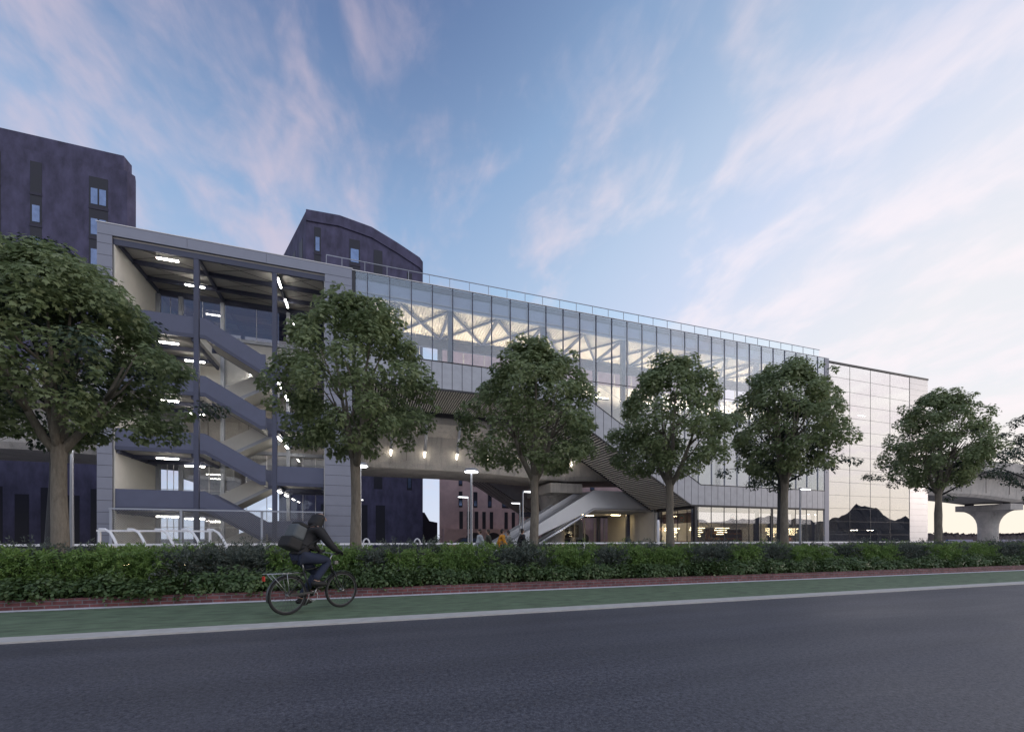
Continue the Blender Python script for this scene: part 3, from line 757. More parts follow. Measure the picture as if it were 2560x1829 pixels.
# ================================================================== viaduct
VO = (21, 47.2, 0)
via = thing('viaduct', 'long weathered concrete rail viaduct on flared piers running behind the station', 'viaduct', VO)
xj = [-110, -82, -47, -13, 21, 55, 89, 108, 142, 180, 260]
def soff(x):
    """girder underside, a little deeper over the piers"""
    d = min(abs(x - p) for p in (-13, 21, 55, 108, -47, 142))
    return 8.25 - .55 * max(0, 1 - d / 12) ** 1.3
for xa, xb in zip(xj[:-1], xj[1:]):
    n = 14; b = MB(); a0, a1 = xa + .03, xb - .03
    prof = lambda z: [(41.75, 12.35), (41.75, 13.95), (42.05, 13.95), (42.05, 12.75), (52.4, 12.75), (52.4, 13.95), (52.7, 13.95), (52.7, 12.35), (51.0, 11.45), (50.8, z + .5), (50.5, z), (43.9, z), (43.6, z + .5), (43.4, 11.45)]
    k = len(prof(8)); vs = []; fs = []
    for i in range(n + 1):
        x = a0 + (a1 - a0) * i / n
        vs += [(x, y, z) for y, z in prof(soff(x))]
    for i in range(n):
        for j in range(k): fs.append((i * k + j, i * k + (j + 1) % k, (i + 1) * k + (j + 1) % k, (i + 1) * k + j))
    fs.append(tuple(range(k))[::-1]); fs.append(tuple(n * k + j for j in range(k)))
    b.add(vs, fs); g = b.build('box_girder', M['conc'], via, VO)
    b = MB(); q = a0 + 3
    while q < a1: b.box(q - .012, q + .012, 43.395, 43.45, 9.0, 11.3); q += 6.8
    b.build('joint', M['core'], g)
def pier(px):
    b = MB(); ny = 24; levels = []
    zc = soff(px) - .25
    # shaft rounding into a flared head: half width along y grows upwards on a curve
    prof = [(1.35, 0)] + [(1.35, zc - 4.2)] + [(1.35 + 2.35 * (1 - cos(pi / 2 * t)) ** 1.0, zc - 4.2 + 3.25 * sin(pi / 2 * t)) for t in (.15, .3, .45, .6, .72, .83, .92, 1)] + [(3.7, zc)]
    vs = []; n = 24
    for r, z in prof:
        f = (r - 1.35) / 2.35
        hx = 1.35 + .55 * f
        for k in range(n):
            a = 2 * pi * k / n; c, s2 = cos(a), sin(a)
            e = 1.0 - .80 * f                      # round shaft to boxy head
            vs.append((px + hx * math.copysign(abs(c) ** e, c), 47.2 + r * math.copysign(abs(s2) ** e, s2), z))
    m = len(prof)
    fs = [(i * n + k, i * n + (k + 1) % n, (i + 1) * n + (k + 1) % n, (i + 1) * n + k) for i in range(m - 1) for k in range(n)]
    fs += [tuple(range(n))[::-1], tuple((m - 1) * n + k for k in range(n))]
    b.add(vs, fs); b.box(px - 1.93, px + 1.93, 43.47, 50.93, zc - 1.05, zc + .002); o = b.build('pier', M['conc'], via, VO)
    b = MB()
    for y in (44.6, 49.8): b.box(px - .5, px + .5, y - .45, y + .45, zc + .003, soff(px) + .02)
    b.build('bearing', M['core'], o)
for px in (-47, -13, 21, 55, 108, 142): pier(px)
# tubular struts with a lit tip between hall soffit and girder
for i in range(7):
    x = 2.2 + 3.22 * i
    MB().tube([(x, 41.5, 12.9 if i < 5 else low(x) - .1), (x - .05, 43.0, 9.9)], .16, 10).build('strut', M['stainless'], hall, HO, smooth=True)
    MB().tube([(x - .05, 43.0, 9.9), (x - .06, 43.25, 9.35)], [.10, .045], 8).build('strut_tip', M['tip'], hall, HO, smooth=True)
for i in range(5):  # unseen lights added on the ground to brighten the viaduct concrete
    t = thing('added_uplight', 'added unseen ground light washing the viaduct concrete, ' + ORD(i + 1) + ' from the left', 'lamp', (1.0 + 4.6 * i, 38.6, 0), group='added ground lights under the hall')
    b = MB().box(-.75, .75, -.34, .34, .003, .05); b.box(-.75, .75, -.34, -.29, .05, .24); b.box(-.75, .75, .29, .34, .05, .24); b.box(-.75, -.70, -.29, .29, .05, .24); b.box(.70, .75, -.29, .29, .05, .24); b.build('housing', M['dark'], t); MB().box(-.68, .68, -.27, .27, .053, .06).build('lens', M['gupl'], t)

# ================================================================== escalators up to the hall
def escalator(y0, label, dx=0.0):
    t = thing('escalator', label, 'escalator', (18, y0, 0), group='escalators under the viaduct'); O = (18, y0, 0)
    xa, za, xb = 13.4 + dx, .75, 23.4 + dx; sl = tan(radians(30.3))
    zt = za + (xb - xa) * sl
    top = [(xa - 2.2, za), (xa, za), (xb, zt), (xb + 8, zt)]
    def band(o0, o1, y, w, nm, mat, par, ext=0):
        pts = [(p[0], p[1] + o1) for p in top] + [(p[0], p[1] + o0) for p in reversed(top)]
        return MB().prism_y([(x, max(z, .02)) for x, z in pts], y, y + w).build(nm, mat, par, O)
    for y in (y0, y0 + 1.62):
        s = band(-2.05, -.12, y, .08, 'side_panel', M['stainless'], t)
        band(-.119, .0, y - .03, .14, 'hand_rail', M['stainless'], s)
        rr = [(x, y + .02, z - 2.08) for x, z in top]
        MB().tube([p for p in rr if p[2] > -.9] if rr[1][2] > -.9 else [(xa + 2.0, y + .02, za + 2.0 * sl - 2.08)] + rr[2:], .15, 10).build('truss_rail', M['stainless'], s, O, smooth=True)
    band(-2.0, -1.75, y0 + .1, 1.5, 'soffit', M['cream'], t)
    n = 26; b = MB()
    for i in range(n):
        x = xa + (xb - xa) * i / n; z = za + (xb - xa) * sl * i / n - .95
        if z > .02: b.box(x, x + (xb - xa) / n - .01, y0 + .12, y0 + 1.58, z, z + .22)
    b.build('step', M['dark'], t, O)
escalator(41.75, 'near brushed steel escalator rising right under the louvred slope')
escalator(43.95, 'farther brushed steel escalator behind the near one, in front of the flared pier', -1.0)
# second louvred stair on the far side, coming down behind the viaduct
ls = thing('covered_stair', 'far louvred covered stair sloping down to the right behind the viaduct', 'stair', (20, 54.5, 0)); LO = (20, 54.5, 0)
MB().prism_y([(10.5, 11.1), (27.5, 1.2), (28.6, 1.2), (28.6, 3.6), (12.5, 13.2), (10.5, 13.2)], 54.0, 54.2).build('side_panel', M['spand'], ls, LO)
so = MB().prism_y([(10.5, 11.0), (27.5, 1.1), (27.5, 1.25), (10.5, 11.2)], 54.2, 59.2).build('soffit', M['core'], ls, LO)
b = MB(); k = 0
while k < 82:
    x = 10.6 + k * .205; z = 11.0 - (x - 10.5) * .5824; b.box(x, x + .07, 54.0, 59.2, z - .12, z - .03); k += 1
b.build('louvre', M['slat'], so)

# ground floor entrance under the sloping hall
en = thing('entrance_glazing', 'ground floor cafe entrance glazing with cream frames under the escalator landing', 'building', (25, 52, 0)); EO = (25, 52, 0)
MB().box(18.5, 36, 51.6, 51.8, 4.1, 4.7).build('lintel', M['steel'], en, EO)
for k in range(12):
    x = 18.6 + k * 1.5
    MB().box(x - .05, x + .05, 51.62, 51.78, 0, 4.1).build('mullion', M['cream'], en, EO)
MB().box(18.6, 36, 51.69, 51.70, .05, 4.08).build('window', M['clear'], en, EO)
b = MB(); b.bar((31.0, 51.5, .2), (33.8, 51.5, 4.0), .12); b.bar((31.0, 51.5, 4.0), (33.8, 51.5, .2), .12)
b.build('cross_brace', M['cream'], en, EO)
MB().box(22.9, 31.0, 43.9, 51.55, 4.62, 4.74).build('ceiling', M['cream'], en, EO)
for y in (45.2, 47.4, 49.6): MB().box(22.4, 31.0, y, y + .35, 4.25, 4.615).build('ceiling_beam', M['cream'], en, EO)
for x, y in ((30.2, 45.5), (29.2, 50.8)): MB().box(x - .2, x + .2, y - .2, y + .2, 0, 4.24).build('column', M['steel'], en, EO)
for x, y in ((24.4, 46.6), (26.6, 48.6), (29.2, 46.6)): MB().box(x - .6, x + .6, y - .08, y + .08, 4.20, 4.245).build('light_bar', M['warm'], en, EO)
MB().box(31.02, 31.22, 41.45, 51.5, 0, 4.6).build('side_wall', M['cream'], en, EO)
for i, x in enumerate((20.8, 22.6, 24.6)):
    t = thing('cafe_light', 'row of thin orange lit tubes in the cafe, ' + ORD(i + 1) + ' from the left', 'lamp', (x, 53.6, 2.9), group='orange tube lights in the cafe')
    for k in range(4): MB().tube([(-.75 + .1 * k, 0, -k * .17), (.75 - .1 * k, 0, -k * .17)], .03, 6).build('tube', M['cafe'], t)
    MB().box(-.01, .01, -.01, .01, -.5, 1.2).build('cable', M['dark'], t)
mb = thing('menu_board', 'dark menu board with pale columns of writing seen through the entrance glass', 'sign', (26.2, 53.4, 0))
MB().box(-1.4, 1.4, -.03, .03, 1.5, 3.2).build('board', M['darkbrown'], mb)
b = MB(); rr = random.Random(5)
for cx in (-.95, -.05, .85):
    for k in range(9): b.box(cx - .05, cx + rr.uniform(.15, .4), -.036, -.031, 2.95 - k * .14, 3.0 - k * .14)
b.build('lettering', M['cream'], mb)
MB().box(-1.2, -1.14, .0, .06, 0, 1.5).build('leg', M['dark'], mb); MB().box(1.14, 1.2, .0, .06, 0, 1.5).build('leg', M['dark'], mb)

# ================================================================== buildings behind
def strip_window(bld, O, x0, x1, y, z0, z1, rows, seed, ny=-1):
    """vertical window slot, recessed, with panes in some storeys"""
    f = MB().box(x0, x1, y - .02, y + .25, z0, z1).build('window', M['bgwin'], bld, O)
    rr = random.Random(seed); h = (z1 - z0) / rows
    for r in range(rows):
        zz = z0 + r * h
        if rows > 1 and rr.random() < .75:
            w = (x1 - x0); b = MB()
            if w > 1.6:
                b.box(x0 + .18, x0 + w / 2 - .08, y - .05, y - .025, zz + .35, zz + h * .62); b.box(x0 + w / 2 + .08, x1 - .18, y - .05, y - .025, zz + .35, zz + h * .62)
            else: b.box(x0 + .18, x1 - .18, y - .05, y - .025, zz + .35, zz + h * .62)
            b.build('pane', M['bgpane'], f, O)
    b = MB()
    for r in range(1, rows): b.box(x0 - .02, x1 + .02, y - .07, y - .026, z0 + r * h - .22, z0 + r * h + .1)
    if b.v: b.build('spandrel', M['bgspan'], f, O)
A = thing('tower_block', 'dark violet tower block with vertical window slots, left behind the stair tower', 'building', (-36, 62, 0)); AO = (-36, 62, 0)
b = MB().prism_z([(-60, 62), (-26.6, 62), (-26.1, 62.6), (-26.4, 63.5), (-34.5, 80), (-60, 80)], 0, 44.2)
b.prism_z([(-60, 62.15), (-27.0, 62.15), (-26.8, 63.5), (-35, 80), (-60, 80)], 44.2, 46.0)
b.build('wall', M['bgwall'], A, AO)
for i, (x0, x1) in enumerate([(-44.5, -42.6), (-38.6, -37.75), (-35.3, -34.3), (-30.15, -28.4)]):
    strip_window(A, AO, x0, x1, 62, 11.5, 43.6 - .3 * i, 9, 20 + i)
for i in range(7): strip_window(A, AO, -41.0 + i * 2.2, -39.8 + i * 2.2, 62, .3, 6.2 + (i % 2) * .8, 1, 40 + i)
B = thing('curved_tower_block', 'dark violet tower block with curving roofline above the roof railing', 'building', (0, 70, 0)); BO = (0, 70, 0)
top = [(-8.6, 49.7), (-4, 49.9), (0.6, 49.2), (4.5, 47.6), (7.9, 46.0), (8.4, 45.4)]
b = MB(); vs = []; n = len(top)
for x, z in top: vs += [(x, 70, 0), (x, 70, z)]
for x, z in top: vs += [(x - 6.0 * (1 - (x + 8.6) / 17.0), 84, 0), (x - 6.0 * (1 - (x + 8.6) / 17.0), 84, z - .6)]
fs = []
for i in range(n - 1):
    fs += [(2 * i, 2 * i + 2, 2 * i + 3, 2 * i + 1), (2 * n + 2 * i, 2 * n + 2 * i + 1, 2 * n + 2 * i + 3, 2 * n + 2 * i + 2), (2 * i + 1, 2 * i + 3, 2 * n + 2 * i + 3, 2 * n + 2 * i + 1)]
fs += [(0, 1, 2 * n + 1, 2 * n), (2 * n - 2, 4 * n - 2, 4 * n - 1, 2 * n - 1)]
b.add(vs, fs); b.build('wall', M['bgwall'], B, BO)
b = MB()
for (xa, za), (xb, zb) in zip(top[:-1], top[1:]): b.prism_y([(xa, za - 1.5), (xb, zb - 1.5), (xb, zb + .12), (xa, za + .12)], 69.82, 69.99)
b.build('roof_band', M['bgwall'], B, BO)
for i, (x0, x1, z1) in enumerate([(-7.5, -6.6, 47.6), (-2.6, -1.1, 46.9), (0.9, 2.2, 46.0), (5.9, 6.7, 43.4)]): strip_window(B, BO, x0, x1, 70, 9, z1, 10, 60 + i)
for i in range(4): strip_window(B, BO, -6.6 + i * 2.6, -5.2 + i * 2.6, 70, .4, 6.5, 1, 70 + i)
f = MB()
for k in range(3):
    y = 71.5 + k * 3.4; xx = -8.6 - 6.0 * (y - 70) / 14
    f.prism_z([(xx - .06, y), (xx + .25, y), (xx + .25 - .64, y + 1.5), (xx - .06 - .64, y + 1.5)], 20, 46.5)
f.build('side_window', M['bgwin'], B, BO)
D = thing('pink_brick_building', 'pinkish brick building with narrow windows and arches under the viaduct', 'building', (22, 62, 0)); DO = (22, 62, 0)
MB().prism_z([(9.8, 62), (60, 62), (60, 76), (13.2, 76)], 0, 34).build('wall', M['bgwall2'], D, DO)
for r in range(5):
    z = 5.9 + r * 3.1
    for k, (x, w) in enumerate(((12.6, .55), (14.8, .6), (17.0, .6), (19.2, 1.1), (22.6, .7), (25.4, .7), (28.3, .8), (31.2, .8), (34.1, .8))):
        f = MB().box(x, x + w, 61.97, 62.2, z, z + 2.3).build('window', M['bgwin'], D, DO)
        MB().box(x + .08, x + w - .08, 61.955, 61.968, z + .25, z + 1.0).build('pane', M['bgpane'], f, DO)
for k in range(18):
    x = 12.7 + k * 1.15
    if k % 6 < 5: MB().box(x, x + .52, 61.97, 62.2, 1.9, 5.3).build('window', M['bgwin'], D, DO)
b = MB()
for k in range(7):
    x = 13.4 + k * 2.9
    pts = [(x, 0), (x, 1.4)] + [(x + 1.15 - 1.15 * cos(pi * t / 8), 1.4 + .8 * sin(pi * t / 8)) for t in range(1, 8)] + [(x + 2.3, 1.4), (x + 2.3, 0)]
    b.prism_y(pts, 60.55, 60.62)
ar = MB().box(10.2, 36, 60.6, 61.9, 0, 2.7).build('arcade', M['bgwall2'], D, DO)
b.build('arch_opening', M['bgwin'], ar, DO)
for i, x in enumerate((11.4, 14.6, 19.6, 24.2)):
    t = thing('planter', 'low tan stone planter block in front of the pink brick building, ' + ORD(i + 1) + ' from the left', 'planter', (x, 55.5, 0), group='tan blocks by the pink building')
    MB().prism_x([(-.6, 0), (.6, 0), (.5, .8), (-.5, .8)], -1.2, 1.2).build('body', M['tan'], t); MB().box(-1.05, 1.05, -.4, .4, .803, .83).build('soil', M['soil'], t)
def car(x, y, label):
    t = thing('parked_car', label, 'car', (x, y, 0), group='cars parked by the pink building')
    b = MB().prism_y([(-2.1, .35), (2.1, .35), (2.15, .75), (1.3, .92), (.7, 1.42), (-1.2, 1.45), (-1.9, .95), (-2.15, .85)], -.85, .85); b.build('body', M['carp'], t)
    b = MB()
    for y0, y1 in ((-.862, -.852), (.852, .862)): b.prism_y([(-1.55, .95), (1.1, .95), (.62, 1.36), (-1.15, 1.38)], y0, y1)
    b.build('window', M['bgpane'], t)
    for wx in (-1.3, 1.3):
        for wy in (-.8, .8):
            w = MB().torus(.24, .10, 16, 6, (wx, wy, .33)).build('wheel', M['rubber'], t)
            MB().prism_y([(wx + .17 * cos(a * pi / 4), .33 + .17 * sin(a * pi / 4)) for a in range(8)], wy - .05, wy + .05).build('rim', M['alu'], w)
car(13.3, 57.6, 'dark car parked in front of the pink brick building, left one'); car(20.4, 57.9, 'dark car parked in front of the pink brick building, right one')
o = thing('dark_low_building', 'low dark building in the gap between the dark tower and the pink building', 'building', (8.5, 90, 0))
MB().prism_y([(-4, 0), (5, 0), (5, 4.6), (3.4, 4.9), (2.4, 6.6), (-4, 6.6)], -2, 6).build('wall', M['bgwin'], o); MB().box(-3, 1, -2.1, -2.01, 1, 4).build('window', M['bgpane'], o)

# ================================================================== railing, cycle shelter, hoops
t = thing('white_handrail', 'long white handrail on posts running across behind the hedge', 'railing', (10, 30, 0)); RO2 = (10, 30, 0)
MB().box(-30, 62, 29.95, 30.07, .90, 1.02).build('rail', M['wpaint'], t, RO2)
b = MB(); x = -30
while x < 62: b.box(x - .03, x + .03, 29.98, 30.04, 0, .90); x += 2.0
b.build('post', M['wpaint'], t, RO2)
t = thing('cycle_shelter', 'white tubular cycle rail with five curved arms, warmly lit, by the stair tower', 'cycle rack', (-9.2, 24, 0)); SO = (-9.2, 24, 0)
MB().bar((-11.4, 24, 1.66), (-7.0, 24, 1.66), .07, .08).build('top_rail', M['wpaint'], t, SO)
for x in (-11.3, -7.1): MB().box(x - .045, x + .045, 23.96, 24.04, 0, 1.62).build('leg', M['wpaint'], t, SO)
MB().bar((-10.6, 23.4, 1.03), (-6.3, 23.4, 1.03), .10, .08).build('lower_rail', M['wpaint'], t, SO)
for k in range(5):
    x = -11.2 + k * 1.03
    pts = [(x - .15, 24.08, 1.74), (x + .10, 24.0, 1.72), (x + .38, 23.8, 1.58), (x + .62, 23.55, 1.30), (x + .80, 23.4, 1.0), (x + .98, 23.38, .02)]
    MB().tube(pts, [.045, .055, .055, .055, .05, .05], 8).build('curved_arm', M['wpaint'], t, SO, smooth=True)
for x in (-6.3, -10.6): MB().box(x - .04, x + .04, 23.36, 23.44, 0, .99).build('leg', M['wpaint'], t, SO)
for x in (-10.6, -8.4): MB().box(x - .35, x + .35, 25.0, 25.12, .02, .12).build('ground_light', M['warm'], t, SO)
for i, x in enumerate((-.05, 2.15)):
    t = thing('cycle_hoop', 'small white cycle hoop behind the hedge, ' + ('left' if i == 0 else 'right') + ' one between second and third maples', 'cycle hoop', (x, 20.0, 0), group='white cycle hoops')
    pts = [(-.16, 0, 0), (-.13, 0, 1.1)] + [(-.13 * cos(a * pi / 6), 0, 1.1 + .2 * sin(a * pi / 6)) for a in range(1, 6)] + [(.13, .0, 1.1), (.24, 0, .0)]
    MB().tube(pts, .035, 8).build('hoop', M['wpaint'], t, smooth=True)
    for xx in (-.16, .24): MB().box(xx - .06, xx + .06, -.06, .06, 0, .012).build('base_plate', M['wpaint'], t)
# thin white mast seen against the escalator
t = thing('white_bollard_post', 'slim pale post standing left of the fourth maple trunk', 'post', (23.3, 30.6, 0))
MB().lathe([(.11, 0), (.11, 2.75), (.07, 2.9)], 12).build('shaft', M['wpaint'], t, smooth=True); MB().lathe([(.18, 0), (.18, .04)], 12).build('base_plate', M['alu'], t)

# ================================================================== street lamps
def disc_lamp(x, y, label, z=5.0, side=0, arm=.45):
    t = thing('street_lamp', label, 'street lamp', (x, y, 0), group='street lamps on the plaza')
    MB().lathe([(.085, 0), (.075, .9), (.055, z - .12), (.05, z - .05)], 12).build('pole', M['post'], t, smooth=True)
    MB().lathe([(.14, 0), (.14, .05), (.1, .06)], 12).build('base_plate', M['post'], t)
    if side == 0:
        h = MB().lathe([(.30, 0), (.40, .05), (.40, .10), (.30, .16), (.08, .2)], 24, (0, 0, z - .06)).build('lamp_head', M['post'], t, smooth=True)
        MB().lathe([(.05, -.075), (.36, -.022), (.36, -.004)], 24, (0, 0, z - .06)).build('lens', M['head'], h)
    else:
        L = 1.0
        x0, x1 = sorted((0, side * L))
        h = MB().prism_y([(x0, z - .02), (x1, z - .02), (x1, z + .04), ((x0 + x1) / 2, z + .09), (x0, z + .06)], -.13, .13).build('lamp_head', M['post'], t)
        MB().box(x0 + .14, x1 - .06, -.11, .11, z - .05, z - .022).build('lens', M['head'], h)
    return t
disc_lamp(5.35, 22.9, 'tall disc headed street lamp right of the second maple')
disc_lamp(-.35, 22.9, 'disc headed street lamp half hidden behind the second maple trunk')
disc_lamp(-11.35, 22.2, 'disc headed street lamp beside the left edge of the stair tower', 5.1)
disc_lamp(30.3, 23.4, 'flat headed street lamp in front of the shop at the right corner of the hall', 5.0, 1)
disc_lamp(11.35, 31.2, 'flat headed street lamp in front of the escalator', 4.95, 1)
disc_lamp(8.35, 36.9, 'small flat headed lamp below the viaduct facing left, right of the disc lamp', 4.95, -1)
disc_lamp(-1.35, 42.6, 'small flat headed lamp against the dark tower, right of the stair tower', 4.95, 1)
disc_lamp(14.6, 41.0, 'small flat headed lamp behind the third maple trunk', 4.9, -1)

# ================================================================== trees
def rvec(r): 
    while True:
        v = Vector((r.uniform(-1, 1), r.uniform(-1, 1), r.uniform(-1, 1)))
        if .05 < v.length < 1: return v.normalized()
MAPLE = [(0, -.02), (.14, .06), (.40, .02), (.34, .18), (.50, .42), (.27, .44), (.22, .58), (.12, .62), (0, 1.0), (-.12, .62), (-.22, .58), (-.27, .44), (-.50, .42), (-.34, .18), (-.40, .02), (-.14, .06)]
def leaf_mesh(name, leaves, shape, mat, fold=.12):
    """leaves: (position, stem direction, normal, size)"""
    vs = []; fs = []; n = len(shape)
    for p, d, nn, s in leaves:
        side = d.cross(nn).normalized(); up = side.cross(d)
        b = len(vs)
        for x, y in shape: vs.append(tuple(p + side * (x * s) + d * (y * s) - up * (abs(x) * fold * s + y * y * .22 * s)))
        fs.append(tuple(range(b, b + n)))
    me = bpy.data.meshes.new(name); me.from_pydata(vs, [], fs); me.materials.append(mat); me.update(); return me
def crown_leaves(r, clumps, per, size, outward=.5):
    out = []
    for c, rad, cen in clumps:
        o = (c - cen); o.z *= .7; o = o.normalized() if o.length > .01 else Vector((0, 0, 1))
        for _ in range(int(per * (rad / .45) ** 2)):
            v = rvec(r)
            v = (v + o * .55 + Vector((0, 0, .25))).normalized()
            p = c + Vector((v.x * rad, v.y * rad, v.z * rad * .72)) * r.uniform(.55, 1.05)
            nn = (v * .6 + Vector((0, 0, .8)) + rvec(r) * .55).normalized()
            d = (v * .7 + o * outward + Vector((0, 0, -.75)) + rvec(r) * .45)
            d = (d - nn * d.dot(nn)).normalized()
            out.append((p, d, nn, size * r.uniform(.7, 1.25)))
    return out
def maple_crown(seed):
    r = random.Random(seed); cl = []; cen = Vector((0, 0, 5.2))
    prof = [(3.60, 1.25), (3.95, 1.85), (4.5, 2.06), (5.2, 2.08), (5.8, 1.96), (6.3, 1.68), (6.75, 1.25), (7.2, .65)]
    def R(z):
        for (za, ra), (zb, rb) in zip(prof[:-1], prof[1:]):
            if za <= z <= zb: return ra + (rb - ra) * (z - za) / (zb - za)
        return .3
    lob = [r.uniform(0, 6.28) for _ in range(3)]
    for _ in range(172):
        z = 3.65 + 3.5 * r.random() ** .9; a = r.uniform(0, 2 * pi)
        rad = R(z) * (1 + .17 * sin(3 * a + lob[0] + 1.3 * z) + .11 * sin(5 * a + lob[1] - 2.4 * z))
        q = rad * (.45 + .55 * r.random() ** .35) - .22
        c = Vector((q * cos(a), q * sin(a), z + r.uniform(-.12, .12)))
        cl.append((c, r.uniform(.26, .50), cen))
    for _ in range(16):                                  # leaders breaking the top outline
        a = r.uniform(0, 2 * pi); q = r.uniform(0, 1.5)
        cl.append((Vector((q * cos(a), q * sin(a), 7.15 - q * .42 + r.uniform(-.1, .42))), r.uniform(.15, .27), cen))
    for _ in range(14):                                 # drooping side sprays
        a = r.uniform(0, 2 * pi); z = r.uniform(4.0, 5.6); q = R(z) + r.uniform(.0, .28)
        cl.append((Vector((q * cos(a), q * sin(a), z)), r.uniform(.18, .3), cen))
    return leaf_mesh('crown', crown_leaves(r, cl, 150, .108), MAPLE, M['maple'])
def limb_tree(mb, r, spec):
    for pts, rad in spec: mb.tube(pts, rad, 10)
def maple_trunk(seed):
    r = random.Random(seed); b = MB(); J = lambda k=.03: r.uniform(-k, k)
    b.tube([(0, 0, -.1), (0, 0, .25), (.02, .0, 1.2), (-.01, .02, 2.2), (0, 0, 2.9), (0, 0, 3.32)], [.24, .175, .150, .132, .125, .150], 14)
    for a, lean, zt, rr in ((3.25, 1.0, 5.5, .082), (.15, 1.05, 5.3, .085), (1.4, .35, 6.4, .088), (4.6, .55, 6.0, .070), (2.4, .7, 5.8, .06)):
        p = [(0, 0, 3.1)]; 
        for t in (.15, .35, .6, 1.0):
            p.append((lean * t ** .8 * cos(a) + J(.05), lean * t ** .8 * sin(a) + J(.05), 3.1 + (zt - 3.1) * t))
        b.tube(p, [rr * 1.25, rr * 1.05, rr * .85, rr * .6, rr * .22], 9)
        for q, s in ((2, 1), (3, -1), (3, 1)):
            o = Vector(p[q]); d = Vector((cos(a + s * .9) * .9, sin(a + s * .9) * .9, .8))
            b.tube([o, o + d * .45, o + d * 1.0 + Vector((0, 0, .2))], [rr * .5, rr * .34, rr * .12], 7)
    return b
cr = [maple_crown(11), maple_crown(29)]
tr = [maple_trunk(3), maple_trunk(8)]
trunk_me = []
for q in tr:
    me = bpy.data.meshes.new('trunk'); me.from_pydata(q.v, [], q.f); me.materials.append(M['bark']); me.update()
    me.polygons.foreach_set('use_smooth', [True] * len(me.polygons)); trunk_me.append(me)
spots = [(-6.35, 12.0, .2, 1.0, 'maple street tree at the far left, overlapping the left edge of the stair tower'),
         (-.30, 12.0, 4.9, 1.0, 'maple street tree standing just right of the stair tower'),
         (4.75, 12.05, 3.2, .97, 'maple street tree in front of the raised louvred soffit, right of the disc lamp'),
         (9.6, 12.0, 5.1, .97, 'maple street tree in front of the sloping louvred part of the hall'),
         (14.75, 12.0, .9, 1.03, 'maple street tree in front of the shop near the right corner of the hall'),
         (24.0, 12.1, 2.6, 1.07, 'maple street tree at the right, in front of the pale edge of the glazed tower')]
for i, (x, y, rz, sc, lab) in enumerate(spots):
    t = thing('maple_tree', lab, 'tree', (x, y, .05), rz, group='maple street trees in the hedge line'); t.scale = (sc * (1, .95, .96, .95, .95, .80)[i], sc * .92, sc * (.99, 1, .98, 1, 1.02, .97)[i])
    for nm, me in (('trunk', trunk_me[i % 2]), ('crown', cr[i % 2])):
        o = bpy.data.objects.new(nm, me); C.objects.link(o); o.parent = t
# darker, looser trees in a second row
OVAL = [(0, 0), (.26, .25), (.30, .55), (0, 1), (-.30, .55), (-.26, .25)]
def dark_crown(seed, spread, ztop, nb=15, low=3.1):
    r = random.Random(seed); cl = []; cen = Vector((0, 0, 4.5)); b = MB()
    b.tube([(0, 0, -.1), (0, 0, .3), (.03, .02, 1.6), (.06, .0, 2.7), (.02, .05, 4.2), (0, 0, ztop - 1.2)], [.27, .20, .17, .14, .10, .02], 12)
    for k in range(nb):
        a = k * 2.4 + r.uniform(-.3, .3); z0 = low + (ztop - 1.6 - low) * (k / nb) + r.uniform(-.2, .2)
        L = spread * (1.05 - .55 * (k / nb) ** 1.4) * r.uniform(.75, 1.15)
        p0 = Vector((0, 0, z0)); tip = Vector((L * cos(a), L * sin(a), z0 + .55 + r.uniform(-.3, 1.0)))
        mid = p0.lerp(tip, .5) + Vector((0, 0, .22))
        b.tube([p0, mid, tip], [.05, .028, .008], 7)
        for q in range(9):
            t = .15 + .9 * q / 8
            c = (p0.lerp(mid, t * 2) if t < .5 else mid.lerp(tip, (t - .5) * 2)) + rvec(r) * .32 * (1.1 - t * .5)
            cl.append((c, r.uniform(.20, .40), cen))
    for _ in range(22):
        a = r.uniform(0, 6.28); q = r.uniform(0, spread * .4)
        cl.append((Vector((q * cos(a), q * sin(a), ztop - .5 - q * .5 + r.uniform(-.4, .3))), r.uniform(.25, .42), cen))
    return leaf_mesh('crown', crown_leaves(r, cl, 130, .100, .2), OVAL, M['dleaf'], .2), b
dk = [dark_crown(5, 2.8, 8.3, 15, 3.5), dark_crown(17, 2.4, 7.6, 13, 3.4)]
dtr = []
for _, q in dk:
    me = bpy.data.meshes.new('trunk'); me.from_pydata(q.v, [], q.f); me.materials.append(M['barkd']); me.update()
    me.polygons.foreach_set('use_smooth', [True] * len(me.polygons)); dtr.append(me)
for i, (x, y, rz, k, sc, lab) in enumerate([
        (-7.0, 13.05, .4, 0, 1.0, 'dark small leaved tree behind the leftmost maple'),
        (15.95, 13.1, 1.1, 1, .95, 'dark small leaved tree behind the maple in front of the shop'),
        (26.1, 13.15, 3.0, 0, .92, 'dark small leaved tree behind the rightmost maple'),
        (34.4, 13.2, 5.0, 0, 1.0, 'dark small leaved tree cut off by the right edge of the picture')]):
    t = thing('dark_tree', lab, 'tree', (x, y, .05), rz, group='dark small leaved trees behind the maples'); t.scale = (sc, sc, sc)
    for nm, me in (('trunk', dtr[k]), ('crown', dk[k][0])):
        o = bpy.data.objects.new(nm, me); C.objects.link(o); o.parent = t

